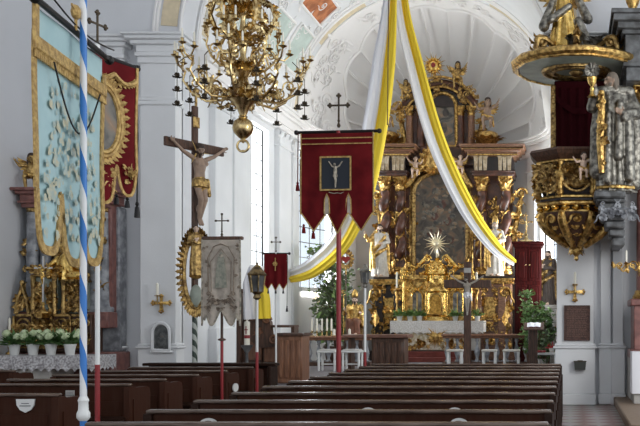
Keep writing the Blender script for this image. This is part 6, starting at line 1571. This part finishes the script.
# ---- large saint on a grey console at the right
SX, SY = .80, 16.55
zc = EYE + (VY-193)*SY/F
t = thing('wall_console', 'grey stepped stone console carrying the large gilt saint at right edge', 'console', (SX, SY, zc)); k = SY/F
m = MB()
for z0, z1, w in ((-.13, 0, .62), (-.2, -.13, .56), (-.36, -.2, .48), (-.5, -.36, .40), (-.64, -.5, .3), (-.78, -.64, .2), (-.95, -.78, .1)):
    m.box(-.38*w/.62, .17, -.34*w/.62, .5, z0, z1, .03)
m.box(-.0, .17, .3, 1.94, -.9, -.02, .02)
m.build('stepped_bracket', darkgrey, t)
m = MB(); foliage(m, -.3, .35, -.5, -.22, -.32, 10, .12, 8); m.build('carved_leaves', greymarble, t)
hS = (VY-72)*SY/F - (VY-193)*SY/F
t = thing('saint_statue', 'large gilt and silvered saint in a heavy cloak on grey console, right of pulpit', 'statue', (SX, SY, zc)); 
pr = [loft([(0, 0, 0, .27, .22), (.5, 0, 0, .24, .19), (.95, 0, 0, .22, .17), (1.15, 0, 0, .2, .15), (1.36, 0, 0, .21, .13), (1.44, 0, 0, .15, .1), (1.5, 0, 0, .07, .07)], 1, 10, .15), cap((0, 0, 1.42), (-.03, -.03, 1.53), .06, None, 0)] + head((-.06, -.05, 1.60), 0, 3, True, True, V(-1, -.45, -.1))
pr += arm(V(.2, 0, 1.38), V(.34, -.1, 1.12), V(.12, -.28, 1.08), 2, .09, .08, .06) + hand((.12, -.28, 1.08), (-.9, -.3, .3), (0, -1, 0), 0)
pr += arm(V(-.2, 0, 1.38), V(-.34, -.12, 1.2), V(-.30, -.24, 1.42), 2, .09, .08, .06) + hand((-.30, -.24, 1.42), (-.1, -.2, 1), (1, -.2, 0), 0)
pr += [cap((-.2, .0, 1.42), (-.26, -.06, .9), .09, .10, 1), cap((-.26, -.06, .9), (-.26, -.05, .3), .1, .12, 2), cap((.22, .02, 1.4), (.3, .02, .8), .08, .11, 2), cap((.3, .02, .8), (.28, .02, .15), .11, .12, 2), cap((.06, -.16, 1.25), (.04, -.2, .5), .06, .07, 1), cap((.18, -.14, 1.2), (.2, -.18, .2), .07, .08, 2), cap((-.1, -.17, 1.1), (-.12, -.21, .15), .05, .07, 2), cap((-.2, -.05, 1.45), (.2, -.02, 1.45), .08, None, 1)]
figure('statue_body', pr, [flesh, silver, silver, mat('grey_brown_hair', (.16, .13, .10), .7)], t, .0125, hS/1.74)
q = hS/1.74
m = MB(); c = V(-.34*q, -.3*q, 1.42*q); m.lathe([(.09, -.14), (.05, -.1), (.025, -.04), (.04, 0), (.025, .04), (.07, .1), (.09, .2)], 12, c); m.build('chalice', goldb, t)
m = MB(); c = c + V(0, 0, .32); rosette(m, c, .16, 10); m.build('rayed_host', silver, t)
m = MB()
m.tube([V(-.2*q, -.17*q, 1.42*q), V(-.2*q, -.22*q, 1.1*q), V(-.22*q, -.21*q, .7*q), V(-.2*q, -.23*q, .25*q)], [.05, .07, .07, .05], 8); foliage(m, -.27*q, -.14*q, .3*q, 1.38*q, -.28*q, 16, .09, 99, False); m.tube([V(lerp(-.26, .26, i/12)*q, -.235*q*math.cos((i-6)/12*2.2), .06*q) for i in range(13)], .035, 6); m.build('gilt_cloak_border', gold, t)
# ================================================================== RIGHT SIDE ALTAR (edge of the frame)
t = thing('side_altar', 'red marble side altar with dark grey entablature at the right edge', 'side altar', (1.75, 17.6, .16))
k = 17.2/F
m = MB(t); m.box(1.12, 2.6, 17.2, 18.4, .16, 1.0, .02); m.build('base', stone, t)
m = MB(t); m.box(1.16, 1.6, 17.0, 17.9, 1.0, EYE+(VY-300)*k, .02); m.box(1.10, 1.65, 16.94, 17.95, EYE+(VY-306)*k, EYE+(VY-299)*k, .02); m.box(1.10, 1.65, 16.94, 17.95, .95, 1.12, .02); m.build('pedestal', redmarble, t)
m = MB(t); zc0 = EYE+(VY-299)*k; m.lathe([(.19, 0), (.19, .06), (.15, .1), (.14, .2), (.12, 3.5), (.13, 3.55)], 18, (1.37, 17.4, zc0)); c = m.build('column', redmarble, t)
m = MB(t); m.lathe([(.2, 0), (.21, .05), (.17, .11), (.16, .16)], 18, (1.37, 17.4, zc0)); capital(m, (1.37, 17.4, zc0+3.55), .14, .4); m.build('capital_and_ring', gold, c)
m = MB(t); m.box(1.5, 2.6, 17.7, 18.4, 1.0, 6.1, .02); m.build('back_wall', greymarble, t)
m = MB(t); z = zc0+3.95; z = cornice(m, 1.02, 2.6, 16.95, 18.45, z, [(.25, 0), (.08, .06), (.5, .02), (.08, .08), (.12, .16), (.12, .24), (.08, .28)]); m.build('entablature', darkgrey, t)
m = MB(t); m.lathe([(.1, 0), (.05, .06), (.12, .2), (.14, .3), (.08, .42), (.05, .46), (.09, .55), (.02, .62)], 14, (1.14, 17.0, z)); m.build('gilt_urn', gold, t)
t = thing('altar_cloth', 'white cloth hanging from the side altar at the right edge', 'altar cloth', (1.5, 16.9, .3))
m = MB(t); m.box(1.10, 2.6, 16.55, 17.1, 1.06, 1.09); m.sheet(lambda u, v: V(lerp(1.10, 2.6, u), 16.54 - .012*math.sin(30*u)*v, lerp(1.09, .35, v)), 40, 4, (0, .006, 0)); m.sheet(lambda u, v: V(1.095 - .01*math.sin(18*u)*v, lerp(16.55, 17.0, u), lerp(1.09, .35, v)), 16, 4, (.006, 0, 0))
m.build('linen', whitecl, t)
MB(t).box(1.13, 2.55, 16.6, 16.94, .16, 1.055, .01).build('mensa_front', stone, t)
t['label'] = 'white cloth draped mensa before the red marble side altar at right edge'; t.name = 'altar_mensa'; t['category'] = 'altar table'
# gilt scrolling candle bracket
t = thing('candle_bracket', 'gilt scrolling candle bracket before the red marble column at right edge', 'candle bracket', (1.0, 16.6, EYE+(VY-268)*16.6/F))
m = MB()
for i, (x0, x1) in enumerate(((-.22, .0), (.02, .22), (.24, .46))):
    m.tube([V(lerp(x0, x1, q/8), 0, .06*math.sin(q/8*2*PI)+.02*i) for q in range(9)], .016, 6); m.scroll((lerp(x0, x1, .5), 0, .05), (1, 0, 0), (0, 0, 1 if i % 2 else -1), .08, 1.4, .014); m.leaf((x0, 0, 0), (-.3, 0, 1), (0, -1, 0), .14, .035, .8); m.leaf((x1, 0, 0), (.4, 0, -1), (0, -1, 0), .12, .035, .8)
m.tube([V(.2, 0, 0), V(.25, .35, -.1), V(.27, .7, -.1)], .018, 6); m.build('scrolled_arm', gold, t)
for x in (.0,):
    m = MB(); m.lathe([(.01, 0), (.05, .02), (.055, .03), (.02, .035)], 10, (x, 0, .06)); m.build('drip_pan', gold, t); MB().lathe([(.018, .09), (.018, .3), (.003, .32)], 8, (x, 0, 0)).build('candle', wax, t)
# ================================================================== LEFT SIDE ALTAR
ZL = 17.9; s = ZL/F
def zz(y): return EYE + (VY-y)*s
def xx(x): return (x-VX)*s
t = thing('side_altar', 'left side altar of grey and red marble with gilt tabernacle behind the banners', 'side altar', (xx(65), ZL, .16))
m = MB(t); m.box(xx(19), xx(117), 17.7, 18.45, .16, zz(352), .02); m.build('base', redmarble, t)
m = MB(t); m.box(xx(20), xx(113), 18.15, 18.46, zz(352), zz(205), .02); m.build('back_wall', greymarble, t)
for px, mt, r_ in ((30, greymarble, .12), (43, greymarble, .10), (92, greymarble, .10), (102, greymarble, .12)):
    zb = zz(312); zt = zz(212)
    m = MB(t); m.lathe([(r_*1.4, 0), (r_*1.4, .08), (r_*1.15, .12), (r_*1.05, .2), (r_*.9, zt-zb)], 16, (xx(px), 18.0, zb)); c = m.build('column', mt, t)
    m = MB(t); capital(m, (xx(px), 18.0, zt), r_*.9, .28, 7); m.build('capital', goldd, c)
m = MB(t); m.box(xx(103.5), xx(110), 17.95, 18.4, zz(312), zz(150), .015); m.build('red_pilaster', redmarble, t)
for x0, x1 in ((20, 48), (86, 114)):
    m = MB(t); cornice(m, xx(x0)+.08, xx(x1)-.08, 17.8, 18.45, zz(208), [(.08, 0), (.05, .05), (.12, .02), (.06, .08), (.06, .14)]); m.build('cornice', redmarble, t)
    m = MB(t); m.box(xx(x0+3), xx(x1-3), 17.76, 18.3, zz(328), zz(312), .02); m.build('column_pedestal', redmarble, t)
# gilt predella, tabernacle and shrine
m = MB(t); m.box(xx(22), xx(98), 17.65, 18.1, zz(352), zz(314), .02); pr_ = m.build('predella', dkoak, t)
for i in range(4):
    a = lerp(xx(23), xx(97), i/4); b = lerp(xx(23), xx(97), (i+1)/4); m = MB(t); m.box(a+.02, b-.02, 17.6, 17.66, zz(317), zz(314), .01); foliage(m, a+.05, b-.05, zz(346), zz(320), 17.62, 12, .14, 110+i); m.tube([V(x, 17.61, z) for x, z in arch_poly(a+.06, b-.06, zz(347), zz(325), 8)], .022, 6)
    m.box(a-.02, a+.02, 17.58, 17.66, zz(350), zz(316), .008); m.build('gilt_panel', goldd, pr_)
m = MB(t); m.box(xx(40), xx(63), 17.7, 18.1, zz(314), zz(277), .02); m.box(xx(70), xx(90), 17.75, 18.1, zz(314), zz(282), .02); b = m.build('shrine_body', greenunder, t)
m = MB(t)
for x0, x1, y1, sd_ in ((38, 65, 276, 1), (68, 92, 281, 2)):
    m.box(xx(x0), xx(x1), 17.62, 18.1, zz(y1+1.5), zz(y1-1), .02)
    for px in (x0+3, x1-3): m.lathe([(.06, 0), (.04, .05), (.05, .15), (.035, .3), (.045, zz(y1)-zz(314)-.06), (.06, zz(y1)-zz(314)-.02)], 10, (xx(px), 17.64, zz(314)))
    foliage(m, xx(x0+4), xx(x1-4), zz(311), zz(y1+4), 17.68, 20, .13, 120+sd_); foliage(m, xx(x0), xx(x1), zz(y1-2), zz(y1-8), 17.75, 8, .12, 125+sd_)
m.build('shrine_gilding', goldd, b)
m = MB(t); 
pts = [(xx(22), zz(314)), (xx(24), zz(300)), (xx(27), zz(292)), (xx(28), zz(284)), (xx(30), zz(292)), (xx(33), zz(300)), (xx(35), zz(314))]
m.tube([V(x, 17.7, z) for x, z in pts], .04, 7); foliage(m, xx(24), xx(33), zz(312), zz(298), 17.72, 9, .13, 131, False); m.ball((xx(28.5), 17.7, zz(283)), .05); m.build('reliquary_pyramid', goldd, t)
m = MB(t); foliage(m, xx(22), xx(30), zz(300), zz(225), 17.95, 14, .14, 132, False); foliage(m, xx(48), xx(88), zz(262), zz(212), 18.1, 40, .17, 133, False); foliage(m, xx(96), xx(104), zz(300), zz(215), 17.9, 12, .13, 134, False); m.build('gilt_carving', goldd, t)
m = MB(t); m.box(xx(49), xx(58), 18.08, 18.16, zz(275), zz(215), .01); m.build('red_brocade_panel', mat('red_brocade', (.22, .09, .08), .7, col2=(.36, .26, .2), scale=26), t)
# reclining gilt figure above the shrine, crucifix, angel
L = thing('gilt_figure', 'gilt reclining figure above the left side altar shrine', 'statue', (xx(68), 17.85, zz(281)))
pr = [loft([(0, 0, 0, .26, .16), (.2, .02, 0, .22, .15), (.4, 0, 0, .17, .12), (.5, 0, 0, .1, .08)], 0, 8, .12), ell((.22, -.05, .1), (.26, .14, .11), 0), cap((0, 0, .48), (-.03, -.02, .56), .045, None, 1)] + head((-.05, -.03, .64), 1, 2, True, True, V(.2, -1, -.2), .85)
pr += arm(V(.15, 0, .44), V(.28, -.1, .3), V(.4, -.18, .34), 0, .055, .05, .04) + hand((.4, -.18, .34), (1, -.2, .2), (0, -1, 0), 1, .9) + arm(V(-.15, 0, .44), V(-.28, -.08, .28), V(-.22, -.2, .14), 0, .055, .05, .04) + hand((-.22, -.2, .14), (.3, -.8, -.4), (0, 0, -1), 1, .9)
figure('statue_body', pr, [goldb, gold, goldd], L, .013, 1.0)
c = thing('altar_cross', 'slender pale crucifix standing before the left side altar shrine', 'crucifix', (xx(55), 17.5, zz(314)))
m = MB(); m.box(-.12, .12, -.08, .08, 0, .04, .01); m.lathe([(.08, .04), (.04, .08), (.02, .14), (.035, .18), (.015, .22)], 10); m.build('base', gold, c)
m = MB(); m.box(-.016, .016, -.012, .012, .2, 1.08, .004); m.box(-.17, .17, -.012, .012, .84, .875, .004); m.build('cross', silverl, c)
corpus(c, .34, [goldb, gold, goldd], (0, -.025, .56), voxel=.014)
MB(c).box(xx(52), xx(58), 17.36, 17.62, zz(318), zz(314)).build('plinth', gold, c)
putto('cherub', 'gilt cherub seated on the left cornice of the left side altar', (xx(31), 17.9, zz(191)), .66, True, 1, [goldd, gold, hairm], rz=R(20))
# mensa with lace cloth
t = thing('altar_mensa', 'stone altar block under the lace cloth of the left side altar', 'altar table', (xx(44), 17.1, .16)); zm = EYE + (VY-356)*16.75/F
m = MB(t); m.box(-10.45, xx(88)-.1, 16.8, 17.6, .16, zm-.05, .02); m.box(-10.5, xx(88)-.02, 16.72, 17.62, zm-.06, zm-.008, .015); m.build('block', stone, t)
k = 16.7/F; x0, x1 = -10.52, (92-VX)*k
m = MB(); m.box(x0, x1, 16.70, 17.6, zm-.006, zm+.008)
m.sheet(lambda u, v: V(lerp(x0, x1, u), 16.695 - .02*math.sin(45*u)*v, lerp(zm+.006, EYE+(VY-372)*k + .06*abs(math.sin(13*PI*u)), v)), 104, 6, (0, .006, 0))
m.sheet(lambda u, v: V(x1 + .01*math.sin(16*u)*v, lerp(16.7, 17.6, u), lerp(zm+.006, EYE+(VY-372)*k + .06*abs(math.sin(6*PI*u)), v)), 40, 6, (-.006, 0, 0))
tag(m.build('altar_cloth', lace), 'patterned white lace cloth on the left side altar', 'altar cloth')
for i, (px, sc) in enumerate(((14.5, 1), (33, 1), (51, 1.05), (70, 1.05))):
    flowerpot(f'white pot of pale green hydrangea on the lace cloth, {ORD[i]} from the left', ((px-VX)*17.0/F, 17.0, zm+.008), whitepaint, hydr, .10, .2, .25*sc, 44, 0, 3+i, 'hydrangea pots on the left side altar', 'hydrangea_pot', leafm, 5)
candlestick('altar_candlestick', 'small gilt candlestick at the left end of the left side altar', (xx(20)+.1, 17.4, zm+.008), .45, .22, .07, gold)
